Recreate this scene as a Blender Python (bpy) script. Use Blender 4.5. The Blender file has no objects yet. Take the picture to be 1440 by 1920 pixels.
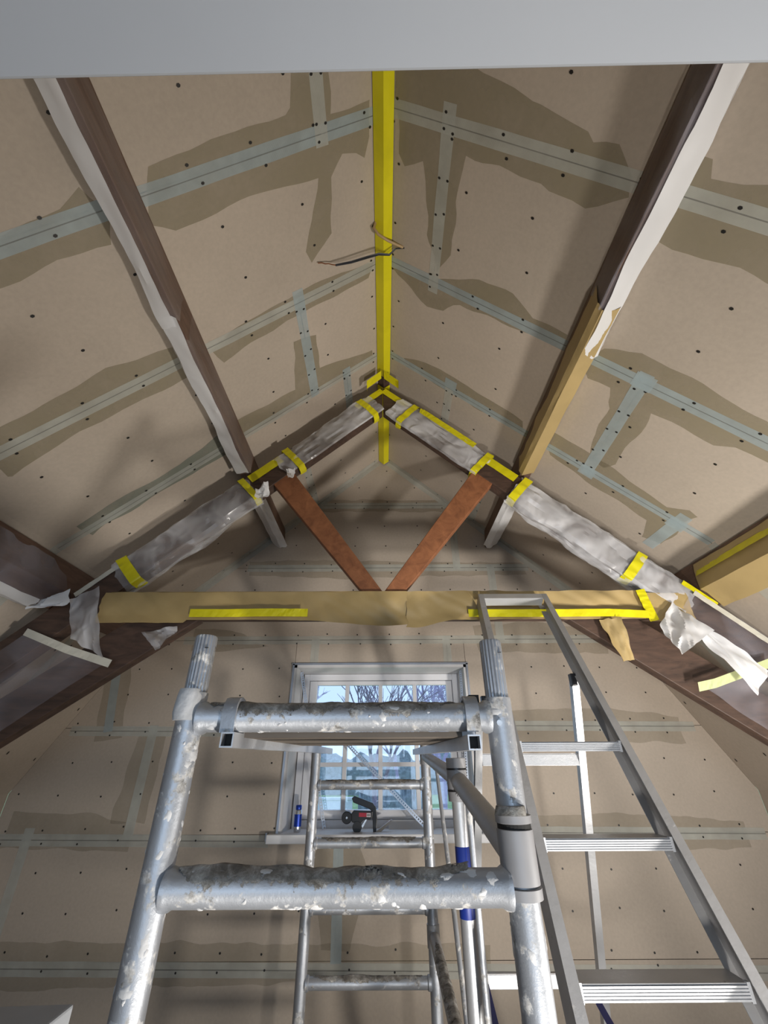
import bpy, bmesh, math, random
from mathutils import Vector, Matrix, noise

# ------------------------------------------------------------------ camera, world, lights, exposure
H = 1.65                                   # eye height above the attic floor; heights below are relative to the eye
SC = bpy.context.scene
COL = SC.collection

def make_camera():
    pitch, yaw, roll = 0.534376, -0.002484, 0.004877
    R = Matrix.Rotation(yaw, 3, 'Z') @ Matrix.Rotation(pitch, 3, 'X') @ Matrix.Rotation(roll, 3, 'Y')
    cam = bpy.data.cameras.new('camera')
    cam.sensor_fit = 'VERTICAL'; cam.sensor_height = 24.0
    cam.lens = 776.4 / 1920 * 24.0
    cam.clip_start = 0.02; cam.clip_end = 300
    o = bpy.data.objects.new('camera', cam)
    x, f, u = R.col[0], R.col[1], R.col[2]
    M = Matrix(((x[0], u[0], -f[0], 0), (x[1], u[1], -f[1], 0), (x[2], u[2], -f[2], H), (0, 0, 0, 1)))
    o.matrix_world = M
    COL.objects.link(o); SC.camera = o
make_camera()

world = bpy.data.worlds.new('sky'); SC.world = world
world.use_nodes = True
bg = world.node_tree.nodes['Background']
bg.inputs['Color'].default_value = (0.56, 0.76, 1.0, 1); bg.inputs['Strength'].default_value = 1.45

def area_light(name, loc, aim, size, power, color, size_y=None, spread=180):
    l = bpy.data.lights.new(name, 'AREA'); l.energy = power; l.color = color
    l.shape = 'RECTANGLE' if size_y else 'DISK'; l.size = size
    if size_y: l.size_y = size_y
    l.spread = math.radians(spread)
    o = bpy.data.objects.new(name, l); COL.objects.link(o)
    o.location = (loc[0], loc[1], loc[2] + H)
    d = Vector(aim) - Vector(loc)
    o.rotation_euler = d.to_track_quat('-Z', 'Y').to_euler()
    return o
# floor work lamp beside the photographer, second work lamp further right, daylight from the window of the room behind
area_light('work_lamp_floor', (0.56, 0.12, -1.22), (0.35, 2.7, 1.3), 0.12, 21, (1.0, 0.945, 0.865), spread=130)
area_light('work_lamp_right', (1.85, 0.75, -0.95), (0.75, 2.2, 0.7), 0.24, 38, (1.0, 0.945, 0.865), spread=140)
area_light('daylight_rear_window', (0, -2.9, -0.2), (0, 0.5, 0.0), 2.4, 24, (0.66, 0.82, 1.0), 1.4)

SC.view_settings.view_transform = 'Standard'
SC.view_settings.look = 'None'
SC.view_settings.exposure = 0.0
SC.view_settings.gamma = 1.0
SC.view_settings.use_curve_mapping = False

rng = random.Random(7)

# ------------------------------------------------------------------ materials
def new_mat(name):
    m = bpy.data.materials.new(name); m.use_nodes = True
    nt = m.node_tree
    b = nt.nodes['Principled BSDF']
    return m, nt, b
def N(nt, t, **kw):
    n = nt.nodes.new(t)
    for k, v in kw.items(): setattr(n, k, v)
    return n
def s2l(c):
    return tuple((x / 255 / 12.92) if x / 255 <= 0.04045 else ((x / 255 + 0.055) / 1.055) ** 2.4 for x in c) + (1,)
def coords(nt, scale=(1, 1, 1), kind='Object'):
    tc = N(nt, 'ShaderNodeTexCoord'); mp = N(nt, 'ShaderNodeMapping')
    mp.inputs['Scale'].default_value = scale
    nt.links.new(tc.outputs[kind], mp.inputs[0]); return mp.outputs[0]
def noise_ramp(nt, vec, scale, detail, stops, rough=0.55, dist=0.0):
    n = N(nt, 'ShaderNodeTexNoise'); n.inputs['Scale'].default_value = scale
    n.inputs['Detail'].default_value = detail; n.inputs['Roughness'].default_value = rough
    n.inputs['Distortion'].default_value = dist
    nt.links.new(vec, n.inputs['Vector'])
    r = N(nt, 'ShaderNodeValToRGB')
    els = r.color_ramp.elements
    while len(els) < len(stops): els.new(0.5)
    for e, (p, c) in zip(els, stops):
        e.position = p; e.color = c if len(c) == 4 else tuple(c) + (1,)
    nt.links.new(n.outputs['Fac'], r.inputs[0])
    return r.outputs['Color'], n.outputs['Fac']
def bump(nt, b, h, strength, dist=0.01):
    bp = N(nt, 'ShaderNodeBump'); bp.inputs['Strength'].default_value = strength; bp.inputs['Distance'].default_value = dist
    nt.links.new(h, bp.inputs['Height']); nt.links.new(bp.outputs[0], b.inputs['Normal'])
def mixc(nt, fac, a, b_, mode='MIX'):
    m = N(nt, 'ShaderNodeMix', data_type='RGBA', blend_type=mode)
    for sock, v in ((m.inputs[0], fac), (m.inputs[6], a), (m.inputs[7], b_)):
        if hasattr(v, 'is_output'): nt.links.new(v, sock)
        else: sock.default_value = v
    return m.outputs[2]

def simple(name, rgb, rough=0.6, metal=0.0, var=0.12, scale=8, bstr=0.0, spec=None):
    m, nt, b = new_mat(name)
    c = s2l(rgb); v = coords(nt)
    lo = tuple(x * (1 - var) for x in c[:3]); hi = tuple(min(1, x * (1 + var)) for x in c[:3])
    col, f = noise_ramp(nt, v, scale, 5, [(0.3, lo), (0.7, hi)])
    nt.links.new(col, b.inputs['Base Color'])
    b.inputs['Roughness'].default_value = rough; b.inputs['Metallic'].default_value = metal
    if spec is not None: b.inputs['Specular IOR Level'].default_value = spec
    if bstr: bump(nt, b, f, bstr)
    return m

def plasterboard(name, rgb):
    m, nt, b = new_mat(name); v = coords(nt)
    c = s2l(rgb)
    info = N(nt, 'ShaderNodeObjectInfo')
    base, _ = noise_ramp(nt, v, 1.6, 4, [(0.3, tuple(x * 0.92 for x in c[:3])), (0.7, tuple(x * 1.06 for x in c[:3]))])
    rr = N(nt, 'ShaderNodeValToRGB'); rr.color_ramp.elements[0].color = (0.93, 0.93, 0.92, 1); rr.color_ramp.elements[1].color = (1.05, 1.04, 1.03, 1)
    nt.links.new(info.outputs['Random'], rr.inputs[0])
    base = mixc(nt, 1.0, base, rr.outputs[0], 'MULTIPLY')
    fine, _ = noise_ramp(nt, v, 60, 3, [(0.3, (0.95,) * 3), (0.7, (1.04,) * 3)])
    base = mixc(nt, 1.0, base, fine, 'MULTIPLY')
    # pale plaster scuffs
    sc, _ = noise_ramp(nt, v, 9, 6, [(0.70, (0, 0, 0)), (0.80, (1, 1, 1))], rough=0.72)
    big, _ = noise_ramp(nt, v, 1.3, 2, [(0.50, (0, 0, 0)), (0.62, (1, 1, 1))])
    sm = mixc(nt, 1.0, sc, big, 'MULTIPLY')
    sep = N(nt, 'ShaderNodeMath', operation='MULTIPLY'); sep.inputs[1].default_value = 0.45
    nt.links.new(sm, sep.inputs[0])
    base = mixc(nt, sep.outputs[0], base, s2l((205, 200, 195)))
    nt.links.new(base, b.inputs['Base Color'])
    b.inputs['Roughness'].default_value = 0.75
    return m

def patch_mat(name, rgb, alpha):
    m, nt, b = new_mat(name); v = coords(nt)
    b.inputs['Base Color'].default_value = s2l(rgb); b.inputs['Roughness'].default_value = 0.6
    col, _ = noise_ramp(nt, v, 5, 4, [(0.25, (alpha * 0.7,) * 3), (0.75, (min(1, alpha * 1.25),) * 3)])
    nt.links.new(col, b.inputs['Alpha'])
    return m

def tape_mat(name, rgb, alpha):
    m, nt, b = new_mat(name); v = coords(nt)
    b.inputs['Roughness'].default_value = 0.55
    c, f = noise_ramp(nt, v, 7, 4, [(0.3, tuple(x * 0.9 for x in s2l(rgb)[:3])), (0.7, tuple(min(1, x * 1.1) for x in s2l(rgb)[:3]))])
    # fine fibre mesh
    w1 = N(nt, 'ShaderNodeTexWave'); w1.inputs['Scale'].default_value = 120
    nt.links.new(v, w1.inputs[0])
    c = mixc(nt, 0.10, c, w1.outputs['Color'], 'OVERLAY')
    nt.links.new(c, b.inputs['Base Color'])
    a, _ = noise_ramp(nt, v, 6, 5, [(0.25, (alpha * 0.8,) * 3), (0.75, (min(1, alpha * 1.2),) * 3)])
    nt.links.new(a, b.inputs['Alpha'])
    return m

def wood(name, dark, light, rough=0.6, axis=(1, 1, 1)):
    m, nt, b = new_mat(name); v = coords(nt, axis)
    col, f = noise_ramp(nt, v, 6, 8, [(0.25, s2l(dark)), (0.72, s2l(light))], rough=0.65, dist=0.6)
    st, _ = noise_ramp(nt, coords(nt), 3.0, 6, [(0.74, (0, 0, 0)), (0.80, (1, 1, 1))], rough=0.7)
    k = N(nt, 'ShaderNodeMath', operation='MULTIPLY'); k.inputs[1].default_value = 0.35; nt.links.new(st, k.inputs[0])
    col = mixc(nt, k.outputs[0], col, s2l((190, 175, 160)))
    nt.links.new(col, b.inputs['Base Color']); b.inputs['Roughness'].default_value = rough
    bump(nt, b, f, 0.25, 0.004)
    return m

def film(name, rgb, lo, hi, gloss_rough=0.22, bscale=9, bstr=0.5, stretch=(1, 1, 1)):
    """polythene sheet: part transparent, part milky, whiter along its creases; lo..hi is how much it covers"""
    m, nt, b = new_mat(name); v = coords(nt, stretch)
    b.inputs['Base Color'].default_value = s2l(rgb); b.inputs['Roughness'].default_value = gloss_rough
    b.inputs['Specular IOR Level'].default_value = 0.7
    n = N(nt, 'ShaderNodeTexNoise'); n.noise_type = 'RIDGED_MULTIFRACTAL'
    n.inputs['Scale'].default_value = bscale; n.inputs['Detail'].default_value = 3; n.inputs['Roughness'].default_value = 0.5
    n.inputs['Distortion'].default_value = 1.2
    nt.links.new(v, n.inputs['Vector'])
    big = N(nt, 'ShaderNodeTexNoise'); big.inputs['Scale'].default_value = bscale * 0.55; big.inputs['Detail'].default_value = 2
    big.inputs['Distortion'].default_value = 0.8
    nt.links.new(v, big.inputs['Vector'])
    r1 = N(nt, 'ShaderNodeMapRange'); r1.inputs[1].default_value = 0.5; r1.inputs[2].default_value = 1.5; r1.inputs[3].default_value = 0.0; r1.inputs[4].default_value = 0.75
    nt.links.new(n.outputs['Fac'], r1.inputs[0])
    r2 = N(nt, 'ShaderNodeMapRange'); r2.inputs[1].default_value = 0.38; r2.inputs[2].default_value = 0.68; r2.inputs[3].default_value = 0.0; r2.inputs[4].default_value = 0.8
    nt.links.new(big.outputs['Fac'], r2.inputs[0])
    ad = N(nt, 'ShaderNodeMath', operation='ADD'); ad.use_clamp = True
    nt.links.new(r1.outputs[0], ad.inputs[0]); nt.links.new(r2.outputs[0], ad.inputs[1])
    r = N(nt, 'ShaderNodeMapRange'); r.inputs[3].default_value = lo; r.inputs[4].default_value = hi
    nt.links.new(ad.outputs[0], r.inputs[0]); w = r.outputs[0]
    bump(nt, b, n.outputs['Fac'], bstr, 0.012)
    tr = N(nt, 'ShaderNodeBsdfTransparent'); tl = N(nt, 'ShaderNodeBsdfTranslucent')
    tl.inputs['Color'].default_value = s2l(rgb)
    m1 = N(nt, 'ShaderNodeMixShader'); m1.inputs[0].default_value = 0.2
    nt.links.new(b.outputs[0], m1.inputs[1]); nt.links.new(tl.outputs[0], m1.inputs[2])
    m2 = N(nt, 'ShaderNodeMixShader'); nt.links.new(w, m2.inputs[0])
    nt.links.new(tr.outputs[0], m2.inputs[1]); nt.links.new(m1.outputs[0], m2.inputs[2])
    nt.links.new(m2.outputs[0], nt.nodes['Material Output'].inputs[0])
    return m

def aluminium(name, rgb=(190, 193, 198), splat=0.5, rough=0.38, dull=0.0):
    m, nt, b = new_mat(name); v = coords(nt)
    c = s2l(rgb)
    base, f = noise_ramp(nt, v, 5, 6, [(0.3, tuple(x * 0.8 for x in c[:3])), (0.7, c[:3])])
    sp, sf = noise_ramp(nt, v, 22, 8, [(splat, (0, 0, 0)), (splat + 0.05, (1, 1, 1))], rough=0.68)
    dirt, df = noise_ramp(nt, v, 40, 6, [(0.35, s2l((105, 103, 100))), (0.65, s2l((225, 223, 220)))], rough=0.7)
    col = mixc(nt, sp, base, dirt)
    nt.links.new(col, b.inputs['Base Color'])
    inv = N(nt, 'ShaderNodeMath', operation='MULTIPLY_ADD'); inv.inputs[1].default_value = -(0.9 - dull); inv.inputs[2].default_value = 0.9 - dull
    nt.links.new(sp, inv.inputs[0]); nt.links.new(inv.outputs[0], b.inputs['Metallic'])
    r = N(nt, 'ShaderNodeMath', operation='MULTIPLY_ADD'); r.inputs[1].default_value = 0.4; r.inputs[2].default_value = rough
    nt.links.new(sp, r.inputs[0]); nt.links.new(r.outputs[0], b.inputs['Roughness'])
    bump(nt, b, sf, 0.35, 0.004)
    return m

def paper(name, rgb, rough=0.55, bstr=0.35):
    m, nt, b = new_mat(name); v = coords(nt)
    c = s2l(rgb)
    col, f = noise_ramp(nt, v, 4, 5, [(0.3, tuple(x * 0.88 for x in c[:3])), (0.7, tuple(min(1, x * 1.08) for x in c[:3]))], dist=0.5)
    nt.links.new(col, b.inputs['Base Color']); b.inputs['Roughness'].default_value = rough
    bump(nt, b, f, bstr, 0.01)
    return m

MAT = {}
MAT['board'] = plasterboard('plasterboard_paper', (181, 169, 156))
MAT['joint'] = simple('board_joint_gap', (70, 62, 55), 0.9)
MAT['patch'] = patch_mat('damp_primer_patch', (152, 142, 117), 0.55)
MAT['patch_blue'] = patch_mat('damp_primer_patch_blue', (132, 140, 128), 0.6)
MAT['tape_grey'] = tape_mat('scrim_tape', (200, 202, 194), 0.52)
MAT['tape_blue'] = tape_mat('scrim_tape_blue', (180, 196, 201), 0.52)
MAT['patch_faint'] = patch_mat('damp_primer_patch_faint', (150, 141, 118), 0.25)
MAT['seam'] = patch_mat('tape_seam', (112, 110, 106), 0.42)
MAT['screw'] = simple('black_screw', (26, 24, 23), 0.5)
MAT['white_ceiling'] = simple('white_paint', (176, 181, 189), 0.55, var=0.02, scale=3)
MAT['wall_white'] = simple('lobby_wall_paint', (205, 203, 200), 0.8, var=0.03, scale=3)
MAT['floor'] = simple('dusty_floor', (140, 128, 116), 0.85, var=0.2, scale=4)
MAT['wood_dark'] = wood('old_dark_timber', (48, 36, 31), (92, 70, 58), axis=(1, 5, 5))
MAT['wood_purlin'] = wood('brown_timber', (82, 62, 52), (118, 92, 78), axis=(6, 1, 6))
MAT['wood_orange'] = wood('orange_brown_timber', (112, 68, 43), (160, 104, 68), axis=(3, 3, 3))
MAT['film'] = film('clear_polythene', (240, 240, 244), 0.16, 0.72)
MAT['film_clear'] = film('very_thin_polythene', (236, 236, 240), 0.05, 0.30, gloss_rough=0.12, bscale=6, stretch=(1, .35, 1))
MAT['film_thick'] = film('milky_polythene', (246, 246, 250), 0.30, 0.98, bstr=0.7)
MAT['film_white'] = film('white_polythene', (246, 247, 250), 0.90, 1.0, gloss_rough=0.4, bscale=5, bstr=0.25)
MAT['film_dark'] = film('thin_polythene', (190, 188, 200), 0.12, 0.55, gloss_rough=0.16, bscale=6)
MAT['yellow'] = paper('yellow_masking_tape', (222, 212, 18), 0.45, 0.2)
MAT['pale_tape'] = paper('pale_masking_tape', (206, 203, 190), 0.5, 0.15)
MAT['green_tape'] = paper('pale_green_tape', (205, 214, 160), 0.5, 0.15)
MAT['kraft'] = paper('kraft_paper', (174, 151, 104), 0.5, 0.4)
MAT['alu_dirty'] = aluminium('plaster_splashed_aluminium', (182, 186, 193), 0.55, 0.44, 0.27)
MAT['alu'] = aluminium('aluminium_clean', (212, 214, 218), 0.66, 0.42, 0.25)
MAT['alu_grey'] = aluminium('aluminium_dull', (178, 178, 180), 0.64, 0.48, 0.45)
MAT['alu_bright'] = aluminium('aluminium_bright', (200, 202, 206), 0.72, 0.42, 0.3)
def crust_mat():
    m, nt, b = new_mat('dried_plaster_crust'); v = coords(nt)
    col, f = noise_ramp(nt, v, 26, 8, [(0.30, s2l((70, 66, 62))), (0.46, s2l((122, 117, 110))), (0.60, s2l((168, 165, 160))), (0.72, s2l((214, 213, 211)))], rough=0.72, dist=0.4)
    nt.links.new(col, b.inputs['Base Color']); b.inputs['Roughness'].default_value = 0.85
    at = N(nt, 'ShaderNodeAttribute'); at.attribute_name = 'edge'      # 0 in the middle of the crust, 1 at its border
    e2 = N(nt, 'ShaderNodeMath', operation='POWER'); e2.inputs[1].default_value = 2.0; nt.links.new(at.outputs['Fac'], e2.inputs[0])
    n2 = N(nt, 'ShaderNodeTexNoise'); n2.inputs['Scale'].default_value = 34; n2.inputs['Detail'].default_value = 7; n2.inputs['Roughness'].default_value = 0.72
    nt.links.new(v, n2.inputs['Vector'])
    k = N(nt, 'ShaderNodeMath', operation='MULTIPLY_ADD'); k.inputs[1].default_value = -0.34; nt.links.new(e2.outputs[0], k.inputs[0]); nt.links.new(n2.outputs['Fac'], k.inputs[2])
    mr = N(nt, 'ShaderNodeMapRange'); mr.inputs[1].default_value = 0.33; mr.inputs[2].default_value = 0.38; nt.links.new(k.outputs[0], mr.inputs[0])
    nt.links.new(mr.outputs[0], b.inputs['Alpha'])
    bump(nt, b, f, 0.8, 0.006); return m
MAT['crust'] = crust_mat()
MAT['crust_white'] = simple('white_plaster_blob', (196, 196, 197), 0.8, var=0.15, scale=20, bstr=0.5)
MAT['black'] = simple('black_and_void_shade', (10, 10, 11), 0.7)  # paints the shade in voids; latch and barcode are really black
MAT['grey_plastic'] = simple('grey_coupler', (138, 138, 141), 0.5, 0.2)
MAT['black_plastic'] = simple('black_plastic', (24, 24, 27), 0.35, var=0.1)
MAT['red'] = simple('red_label', (170, 38, 58), 0.4)
MAT['label_white'] = simple('white_label', (230, 226, 230), 0.4)
MAT['blue'] = simple('blue_tape', (26, 48, 130), 0.45)
MAT['navy'] = simple('navy_strap', (38, 40, 92), 0.6)
MAT['steel'] = simple('galvanised_steel', (190, 195, 205), 0.35, 0.85)
MAT['frame_white'] = simple('white_window_paint', (226, 226, 230), 0.45, var=0.02)
MAT['reveal'] = simple('grey_white_reveal', (206, 205, 206), 0.6, var=0.04)
MAT['sill'] = simple('white_sill', (228, 229, 232), 0.4, var=0.03)
MAT['plywood'] = simple('grey_deck_plywood', (96, 88, 80), 0.7)
MAT['grey_board'] = simple('grey_painted_platform', (160, 163, 168), 0.6, var=0.1)
MAT['can_blue'] = simple('can_blue', (30, 62, 160), 0.3, 0.5)
MAT['can_silver'] = simple('can_silver', (205, 208, 212), 0.25, 0.9)
MAT['cable'] = simple('grey_cable', (86, 90, 100), 0.4)
MAT['cable_dark'] = simple('dark_cable', (38, 42, 52), 0.4)
MAT['copper'] = simple('bare_copper', (160, 96, 60), 0.35, 0.8)
MAT['conduit'] = simple('beige_conduit', (176, 150, 110), 0.5)
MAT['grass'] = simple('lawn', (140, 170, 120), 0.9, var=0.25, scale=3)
MAT['hazy_bark'] = simple('hazy_bark', (150, 138, 158), 0.9, var=0.3, scale=20)  # bark lightened and tinted, garden haze mixed into the colour
MAT['twig'] = simple('hazy_twigs', (178, 168, 200), 0.9, var=0.2, scale=20)  # bluish haze painted into the twig colour
MAT['hedge'] = simple('hazy_hedge', (130, 142, 150), 0.9, var=0.35, scale=5)  # hedge colour lifted to look brighter, haze painted in
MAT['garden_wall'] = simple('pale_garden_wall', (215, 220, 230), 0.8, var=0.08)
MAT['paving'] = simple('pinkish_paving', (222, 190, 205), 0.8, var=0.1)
def glass_mat():
    m, nt, b = new_mat('window_glass')
    tr = N(nt, 'ShaderNodeBsdfTransparent'); tr.inputs[0].default_value = (0.93, 0.95, 0.99, 1)
    gl = N(nt, 'ShaderNodeBsdfGlossy'); gl.inputs['Roughness'].default_value = 0.03
    mx = N(nt, 'ShaderNodeMixShader'); mx.inputs[0].default_value = 0.07
    nt.links.new(tr.outputs[0], mx.inputs[1]); nt.links.new(gl.outputs[0], mx.inputs[2])
    nt.links.new(mx.outputs[0], nt.nodes['Material Output'].inputs[0])
    return m
MAT['glass'] = glass_mat()

# ------------------------------------------------------------------ mesh helpers (coordinates relative to the eye, metres)
class MB:
    def __init__(s): s.v = []; s.f = []
    def add(s, vs, fs):
        k = len(s.v); s.v += [tuple(x) for x in vs]; s.f += [tuple(i + k for i in f) for f in fs]; return s
    def box(s, x0, x1, y0, y1, z0, z1):
        vs = [(x, y, z) for x in (x0, x1) for y in (y0, y1) for z in (z0, z1)]
        return s.add(vs, [(0, 1, 3, 2), (4, 6, 7, 5), (0, 4, 5, 1), (2, 3, 7, 6), (0, 2, 6, 4), (1, 5, 7, 3)])
    def hexa(s, a, b):
        """two quads a,b (4 pts each) joined"""
        return s.add(list(a) + list(b), [(3, 2, 1, 0), (4, 5, 6, 7), (0, 1, 5, 4), (1, 2, 6, 5), (2, 3, 7, 6), (3, 0, 4, 7)])
    def prism(s, poly, off):
        """closed polygon of 3d points pushed along vector off"""
        n = len(poly); off = Vector(off)
        vs = [Vector(p) for p in poly] + [Vector(p) + off for p in poly]
        return s.add(vs, [tuple(range(n))[::-1], tuple(range(n, 2 * n))] + [(i, (i + 1) % n, n + (i + 1) % n, n + i) for i in range(n)])
    def tube(s, pts, r, n=16, caps=True, flute=0.0, nfl=12, bumpy=0.0):
        pts = [Vector(p) for p in pts]
        rs = r if isinstance(r, (list, tuple)) else [r] * len(pts)
        rings = []; prev = None
        for i, p in enumerate(pts):
            d = (pts[min(i + 1, len(pts) - 1)] - pts[max(i - 1, 0)]).normalized()
            if prev is None:
                a = Vector((0, 0, 1)) if abs(d.z) < 0.9 else Vector((0, 1, 0))
                e1 = d.cross(a).normalized()
            else:
                e1 = (prev - d * prev.dot(d)).normalized()
            prev = e1; e2 = d.cross(e1)
            ring = []
            for k in range(n):
                t = 2 * math.pi * k / n
                rr = rs[i]
                if flute: rr *= 1 - flute * (0.5 + 0.5 * math.cos(nfl * t)) ** 2
                q = p + (e1 * math.cos(t) + e2 * math.sin(t)) * rr
                if bumpy: q = q + (q - p).normalized() * bumpy * noise.noise(q * 30)
                ring.append(q)
            rings.append(ring)
        vs = [q for ring in rings for q in ring]
        fs = [(i * n + k, i * n + (k + 1) % n, (i + 1) * n + (k + 1) % n, (i + 1) * n + k) for i in range(len(pts) - 1) for k in range(n)]
        if caps: fs += [tuple(range(n))[::-1], tuple((len(pts) - 1) * n + k for k in range(n))]
        return s.add(vs, fs)
    def grid(s, fn, nu, nv):
        vs = [fn(i / nu, j / nv) for i in range(nu + 1) for j in range(nv + 1)]
        return s.add(vs, [(i * (nv + 1) + j, (i + 1) * (nv + 1) + j, (i + 1) * (nv + 1) + j + 1, i * (nv + 1) + j + 1) for i in range(nu) for j in range(nv)])
    def build(s, name, mat, parent=None, smooth=False, bevel=0.0, angle=40):
        vs = [Vector((x, y, z + H)) for x, y, z in s.v]
        if parent is not None: org = parent.matrix_world.translation.copy()
        else:
            lo = [min(v[i] for v in vs) for i in range(3)]; hi = [max(v[i] for v in vs) for i in range(3)]
            org = Vector(((lo[0] + hi[0]) / 2, (lo[1] + hi[1]) / 2, lo[2]))
        me = bpy.data.meshes.new(name)
        me.from_pydata([v - org for v in vs], [], s.f); me.update()
        bm = bmesh.new(); bm.from_mesh(me); bmesh.ops.recalc_face_normals(bm, faces=bm.faces)
        if bevel:
            es = [e for e in bm.edges if len(e.link_faces) == 2 and e.calc_face_angle() > 0.5]
            bmesh.ops.bevel(bm, geom=es, offset=bevel, segments=2, affect='EDGES', profile=0.5)
        bm.to_mesh(me); bm.free()
        if smooth:
            for p in me.polygons: p.use_smooth = True
            me.set_sharp_from_angle(angle=math.radians(angle))
        me.materials.append(MAT[mat])
        o = bpy.data.objects.new(name, me); COL.objects.link(o)
        if parent is not None: o.parent = parent
        else: o.location = org
        o_world(o, org)
        return o
def o_world(o, org):
    o.matrix_world = Matrix.Translation(org) if o.parent is None else o.matrix_world
    if o.parent is not None:
        o.location = (0, 0, 0)
        o.matrix_world = Matrix.Translation(org)
def empty(name, loc):
    o = bpy.data.objects.new(name, None); o.empty_display_size = 0.1
    COL.objects.link(o); o.location = (loc[0], loc[1], loc[2] + H)
    o.matrix_world = Matrix.Translation(o.location); return o
def tag(o, label=None, cat=None, group=None, kind=None):
    if label: o['label'] = label
    if cat: o['category'] = cat
    if group: o['group'] = group
    if kind: o['kind'] = kind
    return o
def lerp(a, b, t): return a + (b - a) * t
def nz(x, y=0.0, z=0.0): return noise.noise(Vector((x, y, z)))

# ------------------------------------------------------------------ room geometry
YB = 3.30            # gable wall
AP, SL = 2.58, 0.90  # ceiling apex and slope of the upper roof
KX = 1.77; KZ = AP - SL * KX           # kink
WX = 2.48; WZ = -0.20                  # top of knee wall
SL2 = (KZ - WZ) / (WX - KX)
FL = -H
def roofz(x):
    x = abs(x); return AP - SL * x if x <= KX else KZ - SL2 * (x - KX)
def cpt(side, u, y, off=0.0):
    """point on the upper ceiling, u = |X|, off = distance into the room"""
    n = Vector((-side * SL, 0, -1)).normalized()
    return Vector((side * u, y, AP - SL * u)) + n * off
def cpt2(side, u, y, off=0.0):
    n = Vector((-side * SL2, 0, -1)).normalized()
    return Vector((side * u, y, KZ - SL2 * (u - KX))) + n * off

SOF = 0.75                                   # underside of the lobby ceiling
def sof_y(x): return 0.168 - 0.0143 * x      # its front edge

# floor
fl = MB().box(-WX, WX, -3.0, YB + 0.0, FL - 0.1, FL).build('floor', 'floor'); tag(fl, kind='structure', label='dusty attic floor out of view below')
# lobby ceiling above the photographer with the small wall standing on its edge
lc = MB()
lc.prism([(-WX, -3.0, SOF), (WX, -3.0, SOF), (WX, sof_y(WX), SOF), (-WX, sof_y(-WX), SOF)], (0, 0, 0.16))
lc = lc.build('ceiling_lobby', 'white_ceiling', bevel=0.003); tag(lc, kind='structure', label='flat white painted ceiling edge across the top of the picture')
lw = MB().prism([(-WX, 0.02, SOF + 0.16), (WX, 0.02, SOF + 0.16), (WX, 0.02, KZ + 0.6), (0, 0.02, AP + 0.05), (-WX, 0.02, KZ + 0.6)], (0, -0.08, 0))
lw = lw.build('wall_front', 'board'); tag(lw, kind='structure')
# knee walls
for sd, nm in ((-1, 'wall_left'), (1, 'wall_right')):
    x0, x1 = sorted((sd * WX, sd * (WX + 0.1)))
    o = MB().box(x0, x1, -3.0, YB, FL, WZ + 0.02).build(nm, 'board'); tag(o, kind='structure')
    x0, x1 = sorted((sd * WX, sd * (WX + 0.1)))
    o = MB().box(x0, x1, -3.0, 0.02, WZ + 0.02, SOF).build('wall_lobby_' + ('left' if sd < 0 else 'right'), 'wall_white'); tag(o, kind='structure')
# lobby rear wall with its window opening
o = MB().box(-WX, -1.3, -3.1, -3.0, FL, SOF).box(1.3, WX, -3.1, -3.0, FL, SOF).box(-1.3, 1.3, -3.1, -3.0, FL, -1.0).box(-1.3, 1.3, -3.1, -3.0, 0.55, SOF).build('wall_rear', 'wall_white')
tag(o, kind='structure')

# ---- sloping ceilings
BT = 0.0125
def board(parent, quad, n, mat='board'):
    """one plasterboard: four corner points on the room face, thickness away from the room"""
    m = MB(); a = [Vector(q) for q in quad]; b = [Vector(q) - n * BT for q in quad]
    m.hexa(a, b)
    return m.build('plasterboard', mat, parent)

def strip(fn, p, q, w, name, mat, parent, off, seed=0.0, wob=0.004):
    """tape along p->q in the 2d coordinates of a surface; fn(u, v, off) gives the point"""
    (u0, v0), (u1, v1) = p, q
    L = math.hypot(u1 - u0, v1 - v0); du, dv = (u1 - u0) / L, (v1 - v0) / L
    n = max(2, int(L / 0.06)); m = MB()
    def f(i, j):
        s = i * L; e = (j - 0.5) * (w + wob * nz(s * 6, seed, j * 5.0))
        return fn(u0 + du * s - dv * e, v0 + dv * s + du * e, off)
    m.grid(f, n, 2)
    return m.build(name, mat, parent)
def patch(fn, poly, name, mat, parent, off, seed):
    pts = []
    for i in range(len(poly)):
        a, b = poly[i], poly[(i + 1) % len(poly)]
        L = math.hypot(b[0] - a[0], b[1] - a[1]); k = max(1, int(L / 0.035))
        for t in range(k):
            x, y = lerp(a[0], b[0], t / k), lerp(a[1], b[1], t / k)
            pts.append((x + 0.016 * nz(x * 9, y * 9, seed), y + 0.016 * nz(x * 9, y * 9, seed + 5)))
    m = MB().add([fn(x, y, off) for x, y in pts], [tuple(range(len(pts)))])
    return m.build(name, mat, parent)
def screws(fn, spots, parent):
    m = MB()
    for (u, v) in spots:
        r = 0.0060
        ring = [fn(u + r * math.cos(t * math.pi / 3), v + r * math.sin(t * math.pi / 3), 0.0022) for t in range(6)]
        m.add(ring, [tuple(range(6))])
    o = m.build('screw_heads', 'screw', parent); o['kind'] = 'stuff'; return o

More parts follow.
